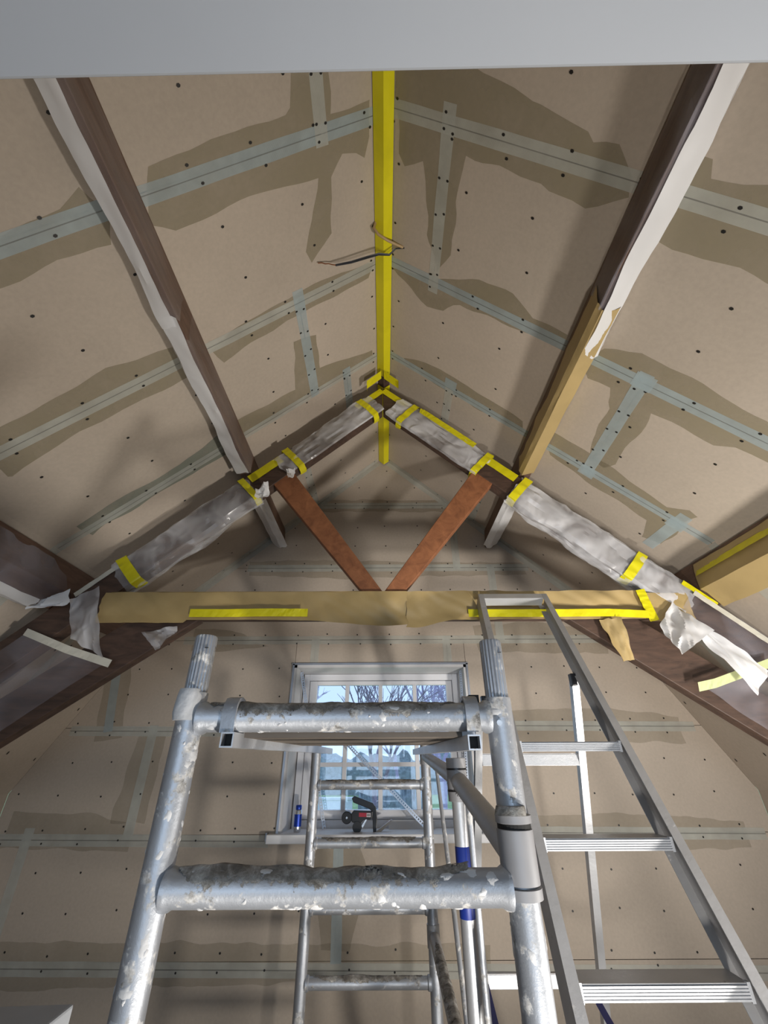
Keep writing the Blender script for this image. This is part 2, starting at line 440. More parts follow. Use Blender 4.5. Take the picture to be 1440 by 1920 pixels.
JOIN = {-1: [0.02, 0.712, 1.38, 2.035, 2.66, YB], 1: [0.02, 0.682, 1.355, 2.01, 2.64, YB]}
BUTT = {-1: {0: 0.262, 1: None, 2: 0.463, 3: 0.256, 4: 0.62}, 1: {0: None, 1: 0.288, 2: 1.215, 3: 0.46, 4: 0.8}}
for sd, nm in ((-1, 'left'), (1, 'right')):
    # outer shell of the roof
    sh = MB()
    e = 0.06
    sh.prism([(0, -0.06, AP), (sd * KX, -0.06, KZ), (sd * WX, -0.06, WZ), (sd * (WX + 0.1), -0.06, WZ), (sd * (KX + 0.08), -0.06, KZ + 0.08), (0, -0.06, AP + 0.12)], (0, YB + 0.12, 0))
    for i, (x, y, z) in enumerate(sh.v): sh.v[i] = (x, y, z + 0.02)
    ce = sh.build('ceiling_' + nm, 'joint'); tag(ce, kind='structure', label='sloping plasterboard ceiling on the %s of the ridge' % nm)
    f1 = lambda u, v, off, sd=sd: cpt(sd, u, v, off)
    f2 = lambda u, v, off, sd=sd: cpt2(sd, u, v, off)
    n1 = Vector((-sd * SL, 0, -1)).normalized(); n2 = Vector((-sd * SL2, 0, -1)).normalized()
    J = JOIN[sd]; g = 0.0015
    spots = []; spots2 = []
    for r in range(5):
        y0, y1 = J[r] + g, J[r + 1] - g
        cuts = [0.03] + ([BUTT[sd][r]] if BUTT[sd][r] else []) + [KX + .003]
        for a, b in zip(cuts, cuts[1:]):
            board(ce, [f1(a + g, y0, 0), f1(b - g, y0, 0), f1(b - g, y1, 0), f1(a + g, y1, 0)], n1)
        board(ce, [f2(KX, y0, 0), f2(WX - g, y0, 0), f2(WX - g, y1, 0), f2(KX, y1, 0)], n2)
        for yy in (y0 + 0.035, y1 - 0.03):
            u = 0.075
            while u < KX:
                spots.append((u + rng.uniform(-.02, .02), yy + rng.uniform(-.012, .012))); u += 0.215
        for yy in (lerp(y0, y1, 0.33), lerp(y0, y1, 0.67)):
            u = 0.075
            while u < KX:
                spots.append((u + rng.uniform(-.03, .03), yy + rng.uniform(-.03, .03))); u += 0.30
        if BUTT[sd][r]:
            for k in range(5):
                for s_ in (-1, 1): spots.append((BUTT[sd][r] + s_ * 0.018, lerp(y0 + .03, y1 - .03, k / 4) + rng.uniform(-.02, .02)))
        for yy in (y0 + 0.04, lerp(y0, y1, .5), y1 - 0.04):
            for u in (1.83, 2.0, 2.17, 2.36): spots2.append((u + rng.uniform(-.02, .02), yy))
    # joint tapes
    for k, y in enumerate(J[1:-1]):
        t = 0.0014
        wd = (0.066, 0.060, 0.056, 0.05)[k]
        strip(f1, (0.04, y), (KX - 0.0 if not (sd < 0 and k == 2) else 1.80, y + 0.02 * (-sd) * (1 if k == 0 else 0.3)), wd, 'joint_tape', 'tape_blue' if (sd > 0 and k > 0) or (sd < 0 and k == 0) else 'tape_grey', ce, t, k + sd)
        strip(f1, (0.04, y), (KX, y + 0.02 * (-sd) * (1 if k == 0 else 0.3)), 0.004, 'joint_seam', 'seam', ce, t + 0.0004, k + sd, 0.001)
        strip(f2, (KX + 0.003, y + 0.003), (2.3, y), wd, 'joint_tape', 'tape_grey', ce, t, k)
    bt = {-1: [((0.259, 0.05), (0.265, 0.758)), ((0.459, 1.31), (0.467, 2.06)), ((0.256, 1.985), (0.257, 2.66)), ((0.62, 2.64), (0.62, 3.28))],
          1: [((0.285, 0.61), (0.291, 1.417)), ((1.206, 1.30), (1.228, 2.05)), ((1.634, 1.93), (1.628, 2.30)), ((0.457, 1.94), (0.466, 2.66)), ((0.8, 2.62), (0.8, 3.28))]}[sd]
    for k, (p, q) in enumerate(bt):
        strip(f1, p, q, 0.05, 'butt_tape', 'tape_blue' if k in (1, 2) else 'tape_grey', ce, 0.0018, 3 + k)
    # damp primer patches round the joints
    PT = {-1: [
        [(.32, .30), (.2, .30), (.22, .66), (.06, .66), (.06, .79), (.09, .86), (.13, .83), (.19, .81), (.24, .88), (.27, 1.12), (.37, 1.2), (.39, 1.14), (.32, .95), (.29, .86), (.5, .84), (.66, .84), (.83, .86), (.9, .81), (.84, .64), (.64, .63), (.38, .62), (.36, .6)],
        [(.98, .73), (1.02, .83), (1.17, .82), (1.38, .84), (1.38, .68), (1.24, .7), (1.09, .68), (1.02, .64), (1.01, .68)],
        [(.87, 1.41), (.78, 1.35), (.51, 1.33), (.45, 1.32), (.23, 1.33), (.05, 1.36), (.09, 1.44), (.3, 1.45), (.53, 1.44), (.85, 1.5)],
        [(.52, 1.59), (.4, 1.62), (.41, 1.86), (.07, 1.96), (.07, 2.03), (.47, 2.03), (.7, 2.04), (.9, 2.04), (.9, 1.9), (.79, 1.9), (.57, 1.92)],
        [(.98, 1.3), (1.22, 1.25), (1.57, 1.28), (1.66, 1.3), (1.66, 1.5), (1.65, 1.51), (1.41, 1.47), (1.22, 1.48), (.98, 1.47)],
        [(1.66, 1.97), (1.53, 1.96), (1.2, 1.97), (.97, 1.92), (.99, 2.1), (1.26, 2.08), (1.59, 2.08), (1.66, 2.1)]],
        1: [
        [(.06, .5), (.27, .46), (.38, .5), (.63, .56), (.73, .57), (.76, .6), (.83, .59), (.89, .66), (.91, .72), (.8, .79), (.68, .78), (.64, .77), (.36, .76), (.35, .86), (.36, .99), (.36, 1.18), (.3, 1.3), (.24, 1.13), (.2, .83), (.11, .88), (.08, .84)],
        [(.06, 1.39), (.28, 1.34), (.51, 1.23), (.65, 1.23), (.76, 1.3), (.9, 1.3), (.9, 1.38), (.78, 1.38), (.43, 1.41), (.35, 1.49), (.27, 1.52), (.17, 1.46)],
        [(1.01, .56), (1.05, .56), (1.07, .61), (1.22, .58), (1.42, .58), (1.45, .83), (1.24, .81), (1.08, .82), (1.04, .81), (1.01, .73)],
        [(.99, 1.37), (1.04, 1.29), (1.15, 1.22), (1.57, 1.26), (1.66, 1.3), (1.66, 1.43), (1.56, 1.43), (1.51, 1.47), (1.29, 1.47), (1.3, 1.64), (1.3, 1.87), (1.27, 1.94), (1.2, 1.93), (1.17, 1.78), (1.17, 1.56), (1.12, 1.45), (1.04, 1.46)],
        [(1.0, 1.98), (1.02, 1.88), (1.2, 1.88), (1.56, 1.94), (1.62, 1.88), (1.66, 1.9), (1.66, 2.12), (1.66, 2.22), (1.58, 2.26), (1.55, 2.11), (1.25, 2.1), (1.05, 2.05)],
        [(.14, 1.98), (.3, 1.91), (.47, 1.89), (.87, 1.93), (.9, 2.01), (.65, 2.04), (.2, 2.03)]]}[sd]
    for k, poly in enumerate(PT):
        patch(f1, poly, 'primer_patch', 'patch_blue' if (sd < 0 and k == 5) else 'patch', ce, 0.0008, k * 3.1 + sd)
    if sd > 0:
        for (u, y) in ((1.21, 1.345), (1.228, 2.02), (1.634, 2.02), (0.46, 1.97)):
            strip(f1, (u - 0.035, y), (u + 0.035, y), 0.075, 'tape_overlap', 'tape_blue', ce, 0.0024, u)
    screws(f1, spots, ce); screws(f2, spots2, ce)

# ---- gable wall
WIN = (-0.674, 0.623, -0.42, 0.604)    # window opening x0 x1 z0 z1
gable = [(-WX, FL), (WX, FL), (WX, WZ), (KX, KZ), (0, AP), (-KX, KZ), (-WX, WZ)]
def clip(poly, hp):
    out = []
    for i in range(len(poly)):
        a, b = poly[i], poly[(i + 1) % len(poly)]
        da = hp[0] * a[0] + hp[1] * a[1] - hp[2]; db = hp[0] * b[0] + hp[1] * b[1] - hp[2]
        if da <= 0: out.append(a)
        if (da < 0 < db) or (db < 0 < da):
            t = da / (da - db); out.append((lerp(a[0], b[0], t), lerp(a[1], b[1], t)))
    return out
def rect_in_gable(x0, x1, z0, z1):
    P = list(gable)
    for hp in ((-1, 0, -x0), (1, 0, x1), (0, -1, -z0), (0, 1, z1)):
        P = clip(P, hp)
        if len(P) < 3: return None
    return P
wb = MB()
yb = YB + BT + 0.003
for (a, b, c, d) in ((-WX, WIN[0], FL, AP), (WIN[1], WX, FL, AP), (WIN[0], WIN[1], FL, WIN[2]), (WIN[0], WIN[1], WIN[3], AP)):
    P = rect_in_gable(a, b, c, d)
    wb.prism([(x, yb, z) for x, z in P], (0, 0.27, 0))
wall = wb.build('wall_back', 'joint'); tag(wall, kind='structure', label='gable wall of taped brown plasterboard with a small window')
fw = lambda x, z, off: Vector((x, YB - off, z))
ROWS = [FL, -0.99, -0.42, 0.185, 0.79, 1.395, 2.02, AP]
CUTS = {0: [], 1: [-2.25, -0.285], 2: [-1.625, WIN[0], WIN[1]], 3: [-1.985, WIN[0], WIN[1]], 4: [0.917], 5: [0.63], 6: []}
wsp = []
for r in range(7):
    z0, z1 = ROWS[r], ROWS[r + 1]
    xs = [-WX] + CUTS[r] + [WX]
    for a, b in zip(xs, xs[1:]):
        parts = [(a, b, z0, z1)]
        if r in (2, 3) and abs(a - WIN[0]) < 1e-6:
            parts = [] if r == 2 else [(a, -0.53, WIN[3], z1), (-0.53, 0.49, WIN[3], z1), (0.49, b, WIN[3], z1)]
        for (pa, pb, pc, pd) in parts:
            P = rect_in_gable(pa + .0015, pb - .0015, pc + .0015, pd - .0015)
            if P: MB().prism([(x, YB, z) for x, z in P], (0, BT, 0)).build('plasterboard', 'board', wall)
    # screws
    for zz in (z0 + 0.035, z0 + 0.21, z0 + 0.40, z1 - 0.035):
        x = -2.4
        while x < 2.45:
            xx = x + rng.uniform(-.02, .02); z_ = zz + rng.uniform(-.012, .012)
            inside = roofz(xx) - 0.04 > z_ and not (WIN[0] - .02 < xx < WIN[1] + .02 and WIN[2] - .06 < z_ < WIN[3] + .02)
            if inside: wsp.append((xx, z_))
            x += 0.245 if zz in (z0 + 0.035, z1 - 0.035) else 0.27
screws(fw, wsp, wall)
for k, (z, xa, xb) in enumerate(((-0.99, -2.48, 2.4), (-0.42, -2.47, -0.73), (-0.42, 0.69, 2.42), (0.185, -2.21, WIN[0] - .03), (0.185, WIN[1] + .02, 2.2), (0.79, -1.56, 1.72), (1.395, -1.16, 1.24), (2.02, -0.58, 0.6))):
    tl = -0.008 if z < 0.5 else 0.0
    strip(fw, (xa, z - tl * xa), (xb, z - tl * xa + tl * (xb - xa)), 0.062, 'joint_tape', 'tape_grey', wall, 0.0014, k)
    strip(fw, (xa, z - tl * xa), (xb, z - tl * xa + tl * (xb - xa)), 0.005, 'joint_seam', 'seam', wall, 0.0018, k, 0.001)
for k, (a, b, mt) in enumerate((((-1.627, .20), (-1.623, -.44), 'tape_grey'), ((-2.256, -.38), (-2.242, -.99), 'tape_grey'), ((-2.02, .62), (-1.945, .16), 'tape_blue'), ((-.53, .62), (-.53, .80), 'tape_grey'), ((.49, .62), (.49, .82), 'tape_grey'), ((.917, .78), (.917, 1.42), 'tape_grey'), ((.63, 1.38), (.63, 2.0), 'tape_grey'), ((-.287, -.48), (-.276, -1.0), 'tape_blue'))):
    strip(fw, a, b, 0.062, 'butt_tape', mt, wall, 0.0020, 20 + k)
# corner tapes where gable and sloping ceilings meet
for sd in (-1, 1):
    pts = [(sd * 0.04, AP - SL * 0.04 - .03), (sd * 1.62, AP - SL * 1.62 - .03)]
    strip(fw, pts[0], pts[1], 0.045, 'corner_tape', 'tape_grey', wall, 0.0022, 40 + sd)
    f1 = lambda u, v, off, sd=sd: cpt(sd, u, v, off)
    strip(f1, (0.06, YB - 0.03), (1.62, YB - 0.03), 0.05, 'corner_tape', 'tape_grey', bpy.data.objects['ceiling_left' if sd < 0 else 'ceiling_right'], 0.0022, 44 + sd)
for k, poly in enumerate((
    [(-1.15, 1.46), (-.4, 1.47), (.3, 1.45), (1.2, 1.44), (1.22, 1.33), (.5, 1.32), (-.3, 1.30), (-1.14, 1.33)],
    [(-1.5, .88), (-1.2, .87), (-.9, .74), (-1.5, .70)], [(.7, .9), (1.2, .93), (1.75, .86), (1.74, .68), (1.2, .69), (.75, .70)],
    [(-2.12, .70), (-1.92, .68), (-1.84, .12), (-2.02, .10)], [(-1.72, .14), (-1.53, .14), (-1.54, -.36), (-1.76, -.36)],
    [(-2.4, -.30), (-1.9, -.31), (-1.6, -.36), (-1.6, -.50), (-2.4, -.48)], [(.75, .28), (1.6, .30), (2.1, .24), (2.1, .08), (.75, .08)],
    [(.75, -.33), (1.5, -.32), (2.3, -.36), (2.3, -.50), (.75, -.50)], [(-.42, -.47), (-.16, -.47), (-.10, -.62), (-.2, -.95), (-.36, -.95), (-.44, -.62)],
    [(-2.4, -.90), (-1.2, -.91), (.6, -.93), (.6, -1.06), (-2.4, -1.10)], [(-.62, 2.09), (.62, 2.08), (.62, 1.95), (-.6, 1.96)])):
    patch(fw, poly, 'primer_patch', 'patch_faint', wall, 0.0008, 60 + k * 2.3)

# ---- window
x0, x1, z0, z1 = WIN
YF = 3.50      # front of the frame
w = empty('window_1', ((x0 + x1) / 2, YF, z0)); tag(w, kind='structure', label='small white window of twelve panes in the gable wall')
MB().hexa([(x0 - .0, YB - .004, z0), (x0 - .0, YF + .1, z0), (x0 - .0, YF + .1, z1), (x0, YB - .004, z1)], [(x0 + .02, YB - .004, z0), (x0 + .045, YF + .1, z0), (x0 + .045, YF + .1, z1), (x0 + .02, YB - .004, z1)]).build('reveal_lining', 'reveal', w)
MB().hexa([(x1, YB - .004, z0), (x1, YF + .1, z0), (x1, YF + .1, z1), (x1, YB - .004, z1)], [(x1 - .02, YB - .004, z0), (x1 - .045, YF + .1, z0), (x1 - .045, YF + .1, z1), (x1 - .02, YB - .004, z1)]).build('reveal_lining', 'reveal', w)
MB().hexa([(x0, YB - .004, z1), (x1, YB - .004, z1), (x1, YF + .1, z1), (x0, YF + .1, z1)], [(x0, YB - .004, z1 - .02), (x1, YB - .004, z1 - .02), (x1, YF + .1, z1 - .04), (x0, YF + .1, z1 - .04)]).build('reveal_lining', 'reveal', w)
for a, b in (((x0 - .006, z0), (x0 - .006, z1)), ((x1 + .006, z0), (x1 + .006, z1)), ((x0 - .01, z1 + .006), (x1 + .01, z1 + .006))):
    MB().box(min(a[0], b[0]) - .007, max(a[0], b[0]) + .007, YB - .012, YB + .002, min(a[1], b[1]) - .007, max(a[1], b[1]) + .007).build('edge_bead', 'steel', w)
fx0, fx1, fz0, fz1 = -0.63, 0.585, z0, z1 - 0.035
fr = MB()
fw_ = 0.045
fr.box(fx0, fx0 + fw_, YF, YF + .09, fz0, fz1).box(fx1 - fw_, fx1, YF, YF + .09, fz0, fz1).box(fx0 + fw_, fx1 - fw_, YF, YF + .09, fz1 - fw_, fz1).box(fx0 + fw_, fx1 - fw_, YF, YF + .09, fz0, fz0 + .05)
fr.build('frame', 'frame_white', w, bevel=0.003)
px0, px1, pz0, pz1 = -0.525, 0.492, -0.315, 0.492
sx0, sx1, sz0, sz1 = fx0 + fw_ + .003, fx1 - fw_ - .003, fz0 + .053, fz1 - fw_ - .003
sash = MB()
sash.box(sx0, px0, YF + .02, YF + .07, sz0, sz1).box(px1, sx1, YF + .02, YF + .07, sz0, sz1).box(px0, px1, YF + .02, YF + .07, pz1, sz1).box(px0, px1, YF + .02, YF + .07, sz0, pz0)
sash = sash.build('sash', 'frame_white', w, bevel=0.003)
bars = [-0.288, -0.026, 0.243]; rowz = [-0.046, 0.222]
for bx in bars: MB().box(bx - .015, bx + .015, YF + .025, YF + .065, pz0, pz1).build('glazing_bar', 'frame_white', sash, bevel=0.002)
hb = [px0] + bars + [px1]
for rz in rowz:
    for i in range(4):
        a = hb[i] + (.015 if i else 0); b = hb[i + 1] - (.015 if i < 3 else 0)
        MB().box(a, b, YF + .027, YF + .063, rz - .014, rz + .014).build('glazing_bar', 'frame_white', sash, bevel=0.002)
zz = [pz0] + rowz + [pz1]
for i in range(4):
    for j in range(3):
        MB().box(hb[i], hb[i + 1], YF + .043, YF + .047, zz[j], zz[j + 1]).build('pane', 'glass', sash)
# sill board
sb = MB().box(-.735, .70, YB - .06, YF - .003, z0 - .041, z0 + .006).build('sill', 'sill', w, bevel=0.005)
MB().box(-.745, -.735, YB - .035, YB + .0, z0 - .03, z0 + .012).build('sill_end_cap', 'steel', w)

# ------------------------------------------------------------------ roof timbers
TY0, TY1 = 2.20, 2.285
RT, RB = 2.388, 2.168; RS = 0.932       # rafter top / bottom line:  z = c - RS*|x|
truss = empty('roof_truss', (0, 2.24, -0.3)); tag(truss, 'dark timber roof truss with a collar beam, two orange-brown struts and knee braces', 'truss')
def xz_prism(poly, name, mat, parent, y0=TY0, y1=TY1, bevel=0.004):
    return MB().prism([(x, y0, z) for x, z in poly], (0, y1 - y0, 0)).build(name, mat, parent, bevel=bevel)
for sd in (-1, 1):
    xz_prism([(sd * .004, RT - .004), (sd * 2.12, RT - RS * 2.12), (sd * 2.12, RB - RS * 2.12), (sd * .004, RB)], 'rafter', 'wood_dark', truss)
    # strut of the V
    xz_prism([(sd * .003, .79), (sd * .118, .79), (sd * .712, RB - RS * .712 + .02), (sd * .600, RB - RS * .600 + .02)], 'strut', 'wood_orange', truss, TY0 + .005, TY1 - .02)
    # knee brace
    zl = lambda x: .66 - .734 * (x - 1.0)
    xz_prism([(sd * .99, .64), (sd * 2.47, zl(2.47)), (sd * 2.47, zl(2.47) + .235), (sd * 1.36, .64)], 'knee_brace', 'wood_dark', truss, TY0 + .01, TY1 - .01)
xz_prism([(-1.56, .640), (1.70, .632), (1.70, .775), (-1.56, .785)], 'collar_beam', 'wood_dark', truss, TY0 + .006, TY1 - .030)

def purlin(sd, pts, y0, y1, label):
    o = MB().prism([(sd * x, y0, z) for x, z in pts], (0, y1 - y0, 0)).build('purlin', 'wood_purlin', None, bevel=0.004)
    tag(o, label, 'beam', 'purlins under the sloping ceilings'); return o
PL = [(.885, 1.800), (.865, 1.600), (.945, 1.620), (.985, 1.72)]
PR = [(.912, 1.775), (.895, 1.585), (.975, 1.600), (1.01, 1.70)]
purlin(-1, [(.885, 1.777), (.865, 1.600), (.945, 1.612), (.985, 1.688)], 0.03, 3.297, 'brown upper purlin running along the left sloping ceiling')
purlin(1, [(.912, 1.755), (.895, 1.585), (.975, 1.597), (1.01, 1.665)], 0.03, 3.297, 'brown upper purlin running along the right sloping ceiling')
PLL = [(1.778, .955), (1.750, .79), (1.825, .70), (1.905, .745)]
purlin(-1, PLL, 0.03, 3.297, 'lower purlin at the far left edge, wrapped in sheeting')
purlin(1, PLL, 0.03, 3.297, 'lower purlin at the far right edge, wrapped in kraft paper')
# ridge beam, masked in yellow
rb = MB().prism([(-.036, .03, AP - .036), (.008, .03, AP - .085), (.052, .03, AP - .05), (.008, .03, AP - .01)], (0, 3.26, 0)).build('ridge_beam', 'wood_dark')
tag(rb, 'narrow ridge beam at the peak of the ceiling', 'beam')
rt = empty('ridge_masking', (0, 1.2, AP - .09)); tag(rt, 'long run of yellow masking tape along the ridge', 'masking tape')
def ridge_face(xa, za, xb, zb, ya, yb_, nm):
    def f(i, j):
        y = lerp(ya, yb_, i); k = 0.0016 * nz(y * 9, j * 3, xa * 50)
        return (lerp(xa, xb, j), y, lerp(za, zb, j) - .003 + k)
    MB().grid(f, 80, 2).build(nm, 'yellow', rt)
ridge_face(-.040, AP - .040, .008, AP - .089, .05, 2.19, 'tape_strip')
ridge_face(.008, AP - .089, .056, AP - .052, .05, 2.19, 'tape_strip')
ridge_face(-.040, AP - .040, .008, AP - .089, 2.30, 3.285, 'tape_strip')
ridge_face(.008, AP - .089, .056, AP - .052, 2.30, 3.285, 'tape_strip')

# ------------------------------------------------------------------ sheeting and masking on the timbers
def sleeve(name, mat, parent, A, B, half_y, half_p, yc, seed, amp=0.010, off=0.012, nu=70, nv=28, droop=0.0, ragged=0.03, arc=(0.0, 1.0)):
    """loose tube of sheeting round a beam that lies in the truss plane; A,B are (x,z) on its centre line"""
    ax = Vector((B[0] - A[0], 0, B[1] - A[1])); L = ax.length; ax.normalize()
    up = Vector((-ax.z, 0, ax.x));
    if up.z < 0: up = -up
    def f(i, j):
        t = lerp(arc[0], arc[1], j) * 2 * math.pi
        c, s = math.cos(t), math.sin(t)
        k = 1.0 / max(abs(c), abs(s)) ** 0.75          # squarish outline
        s_ = i * L
        if i in (0.0, 1.0): s_ += ragged * nz(t * 2, seed, i)
        n = amp * (nz(s_ * 4 + c * 1.2, t * 1.1, seed) + 1.1 * (0.4 - abs(nz(s_ * 5 + t * 1.6, t * 2.2 - s_ * 3, seed + 9))) + 0.5 * (0.3 - abs(nz(s_ * 11 - t * 2, t * 3, seed + 3))))
        y = (half_y + off + n) * c * k; p = (half_p + off + n) * s * k
        if s < 0: p -= droop * (0.5 + nz(s_ * 4, seed)) * -s
        q = Vector((A[0], yc, A[1])) + ax * s_ + Vector((0, 1, 0)) * y + up * p
        return q
    return MB().grid(f, nu, nv).build(name, mat, parent, smooth=True, angle=25)
def rc(x): return (RT + RB) / 2 - RS * abs(x)
YC = (TY0 + TY1) / 2; HY = (TY1 - TY0) / 2; HP = 0.110 * math.cos(math.atan(RS))
def rafter_wrap(label, xa, xb, seed, mat, bands, droop=0.0, amp=0.012, arc=(0.0, 1.0)):
    e = empty('plastic_wrap', ((xa + xb) / 2, YC, rc(max(abs(xa), abs(xb))) - .1)); tag(e, label, 'sheeting', 'polythene wraps on the truss rafters')
    sleeve('sheet', mat, e, (xa, rc(xa)), (xb, rc(xb)), HY, HP, YC, seed, amp=amp, droop=droop, nu=max(24, int(90 * abs(xb - xa))), arc=arc)
    for k, (bx, w_, arc) in enumerate(bands):
        d = w_ / 2 * (1 if xb > xa else -1)
        sleeve('tape_band', 'yellow', e, (bx - d, rc(bx - d)), (bx + d, rc(bx + d)), HY, HP, YC, seed, amp=amp * .6, off=0.021, nu=6, nv=36, ragged=0.0, arc=arc)
    return e
F = (0.30, 0.80)
rafter_wrap('milky plastic wrapped round the left rafter between ridge and upper purlin', -.05, -.68, 1.0, 'film_thick', [(-.115, .035, F), (-.60, .035, F)], arc=(.05, .64), amp=.015)
rafter_wrap('clear plastic wrapped round the left rafter below the upper purlin', -.84, -1.50, 2.0, 'film', [(-.86, .030, F), (-1.45, .045, F)], droop=.02)
rafter_wrap('crumpled milky plastic wrapped round the right rafter just below the ridge', .085, .67, 3.0, 'film_thick', [(.18, .035, F), (.655, .035, F)], droop=.015, amp=.016, arc=(.05, .67))
rafter_wrap('long crinkled plastic wrap on the right rafter below the upper purlin', .85, 1.68, 4.0, 'film_thick', [(.875, .04, F), (1.44, .04, F)], amp=.016, droop=.025)
rafter_wrap('grey film wrapped round the foot of the right rafter', 1.66, 1.98, 5.0, 'film_dark', [], amp=.008)
# yellow strips along the rafter edges and round the ridge joint
def loose_strip(parent, pts, width, nrm, name, mat, seed=0.0):
    """ribbon along 3d points; width vector given"""
    wv = Vector(width); P = [Vector(p) for p in pts]
    def f(i, j):
        s = i * (len(P) - 1); k = min(int(s), len(P) - 2); q = P[k].lerp(P[k + 1], s - k)
        return q + wv * (j - .5) + Vector(nrm) * (0.003 * nz(s * 5, j * 2, seed))
    return MB().grid(f, 12 * (len(P) - 1), 2).build(name, mat, parent)
pt_ = loose_strip(None, [(.265, TY0 - .034, RT - RS * .265 - .02), (.315, TY0 - .034, RT - RS * .315 - .01)], (.01, 0, .04), (0, -1, 0), 'rafter_tape', 'yellow', 12); tag(pt_, 'small square of yellow tape on the plastic near the ridge', 'masking tape')
et = empty('edge_masking', (0, 2.19, 2.2)); tag(et, 'yellow masking tape folded round the rafter heads at the ridge', 'masking tape')
for sd in (-1, 1):
    up = Vector((sd * RS, 0, 1)).normalized()
    loose_strip(et, [(sd * .005, TY0 - .004, RT - .035), (sd * .19, TY0 - .004, RT - RS * .19 - .030)], up * .05, (0, -1, 0), 'tape_strip', 'yellow', sd)
    loose_strip(et, [(sd * .01, TY0 - .07, RT + .06), (sd * .115, TY0 - .07, RT + .06 - RS * .115)], (0, .06, -.015), (0, 0, 1), 'tape_strip', 'yellow', sd + 3)
    loose_strip(et, [(sd * .115, TY0 - .10, RT + .065 - RS * .115), (sd * .115, TY0 - .02, RT + .065 - RS * .115)], (0, 0, .05), (1, 0, 0), 'tape_strip', 'yellow', sd + 5)
for sd, a, b, lab in ((-1, .68, .86, 'yellow tape strip on the left rafter beside the upper purlin'), (1, .67, .86, 'yellow tape strip on the right rafter beside the upper purlin')):
    e = empty('rafter_tape', (sd * .77, 2.19, 1.6)); tag(e, lab, 'masking tape')
    up = Vector((sd * RS, 0, 1)).normalized()
    c = lambda x: RT - RS * x - .040
    loose_strip(e, [(sd * a, TY0 - .005, c(a)), (sd * b, TY0 - .005, c(b))], up * .062, (0, -1, 0), 'tape_strip', 'yellow', a)
e = MB()
up = Vector((RS, 0, 1)).normalized()
o = loose_strip(None, [(x, TY0 - .026, RT - RS * x - .006) for x in (.28, .38, .5, .62)], up * .045, (0, -1, 0), 'rafter_tape', 'yellow', 8); tag(o, 'thin yellow tape along the upper edge of the right rafter near the ridge', 'masking tape')
o = loose_strip(None, [(x, TY0 - .024, RT - RS * x - .012) for x in (1.66, 1.8)], up * .03, (0, -1, 0), 'rafter_tape', 'yellow', 9); tag(o, 'short yellow tape on the right rafter beside the lower purlin', 'masking tape')
o = loose_strip(None, [(x, TY0 - .026, RT - RS * x - .035) for x in (1.70, 1.85, 2.0)], up * .03, (0, -1, 0), 'rafter_tape', 'pale_tape', 10); tag(o, 'pale masking tape along the film at the foot of the right rafter', 'masking tape')
o = loose_strip(None, [(-x, TY0 - .006, RT - RS * x - .03) for x in (1.50, 1.70)], Vector((-RS, 0, 1)).normalized() * .028, (0, -1, 0), 'rafter_tape', 'pale_tape', 11); tag(o, 'pale masking tape on the left rafter above the collar beam end', 'masking tape')

def purlin_sheet(parent, name, mat, sd, sec, y0, y1, seed, amp=0.008, nu=90, ends=0.03):
    """sheeting laid over a section (list of (x,z)) running along Y"""
    S = [Vector((x, 0, z)) for x, z in sec]
    def f(i, j):
        s = j * (len(S) - 1); k = min(int(s), len(S) - 2); q = S[k].lerp(S[k + 1], s - k)
        d = (S[min(k + 1, len(S) - 1)] - S[k]); n = Vector((d.z, 0, -d.x)).normalized()
        y = lerp(y0, y1, i)
        if i in (0.0, 1.0): y += ends * nz(j * 4, seed, i)
        a = amp * (nz(y * 4, j * 1.5, seed) + 1.0 * (.3 - abs(nz(y * 5 + j * 2, j * 3, seed + 4))) + .35 * (.2 - abs(nz(y * 13 - j * 3, j * 4, seed))))
        q = q + n * a
        return (sd * q.x, y, q.z)
    return MB().grid(f, nu, 4 * (len(S) - 1)).build(name, mat, parent, smooth=True, angle=25)
def psheet(label, sd, y0, y1, layers, cat='sheeting', nm='purlin_sheet'):
    e = empty(nm, (sd * layers[0][2][0][0], (y0 + y1) / 2, min(p[1] for l in layers for p in l[2]))); tag(e, label, cat)
    for k, (lname, mat, sec, a, b, amp) in enumerate(layers):
        purlin_sheet(e, lname, mat, sd, sec, a, b, y0 * 7 + k * 3 + sd, amp=amp, nu=max(20, int(50 * abs(b - a))))
    return e
psheet('white plastic strip hanging along the upper left purlin nearest the camera', -1, .2, 1.13, [
    ('clear_layer', 'film_clear', [(.880, 1.755), (.858, 1.594), (.90, 1.600)], .18, 1.10, .004),
    ('white_layer', 'film_white', [(.885, 1.584), (.952, 1.602), (.985, 1.670)], .18, 1.13, .010)])
psheet('white plastic strip on the upper left purlin reaching the truss', -1, 1.08, 2.19, [
    ('clear_layer', 'film_clear', [(.880, 1.755), (.858, 1.594), (.90, 1.600)], 1.20, 2.19, .005),
    ('white_layer', 'film_white', [(.868, 1.580), (.950, 1.600), (.985, 1.672)], 1.08, 2.19, .011)])
psheet('narrow white sheet on the left purlin between truss and gable wall', -1, 2.30, 3.29, [
    ('white_layer', 'film_white', [(.842, 1.60), (.90, 1.580), (.962, 1.62)], 2.32, 3.28, .014)])
psheet('long white plastic hanging along the upper right purlin', 1, .2, 1.27, [
    ('clear_layer', 'film_dark', [(.906, 1.735), (.888, 1.582), (.945, 1.585)], .18, 1.06, .006),
    ('white_layer', 'film_white', [(.905, 1.570), (.986, 1.584), (1.016, 1.65)], .18, 1.27, .011)])
psheet('narrow white sheet on the right purlin between truss and gable wall', 1, 2.30, 3.29, [
    ('white_layer', 'film_white', [(.875, 1.59), (.92, 1.562), (.99, 1.60)], 2.32, 3.25, .014)])
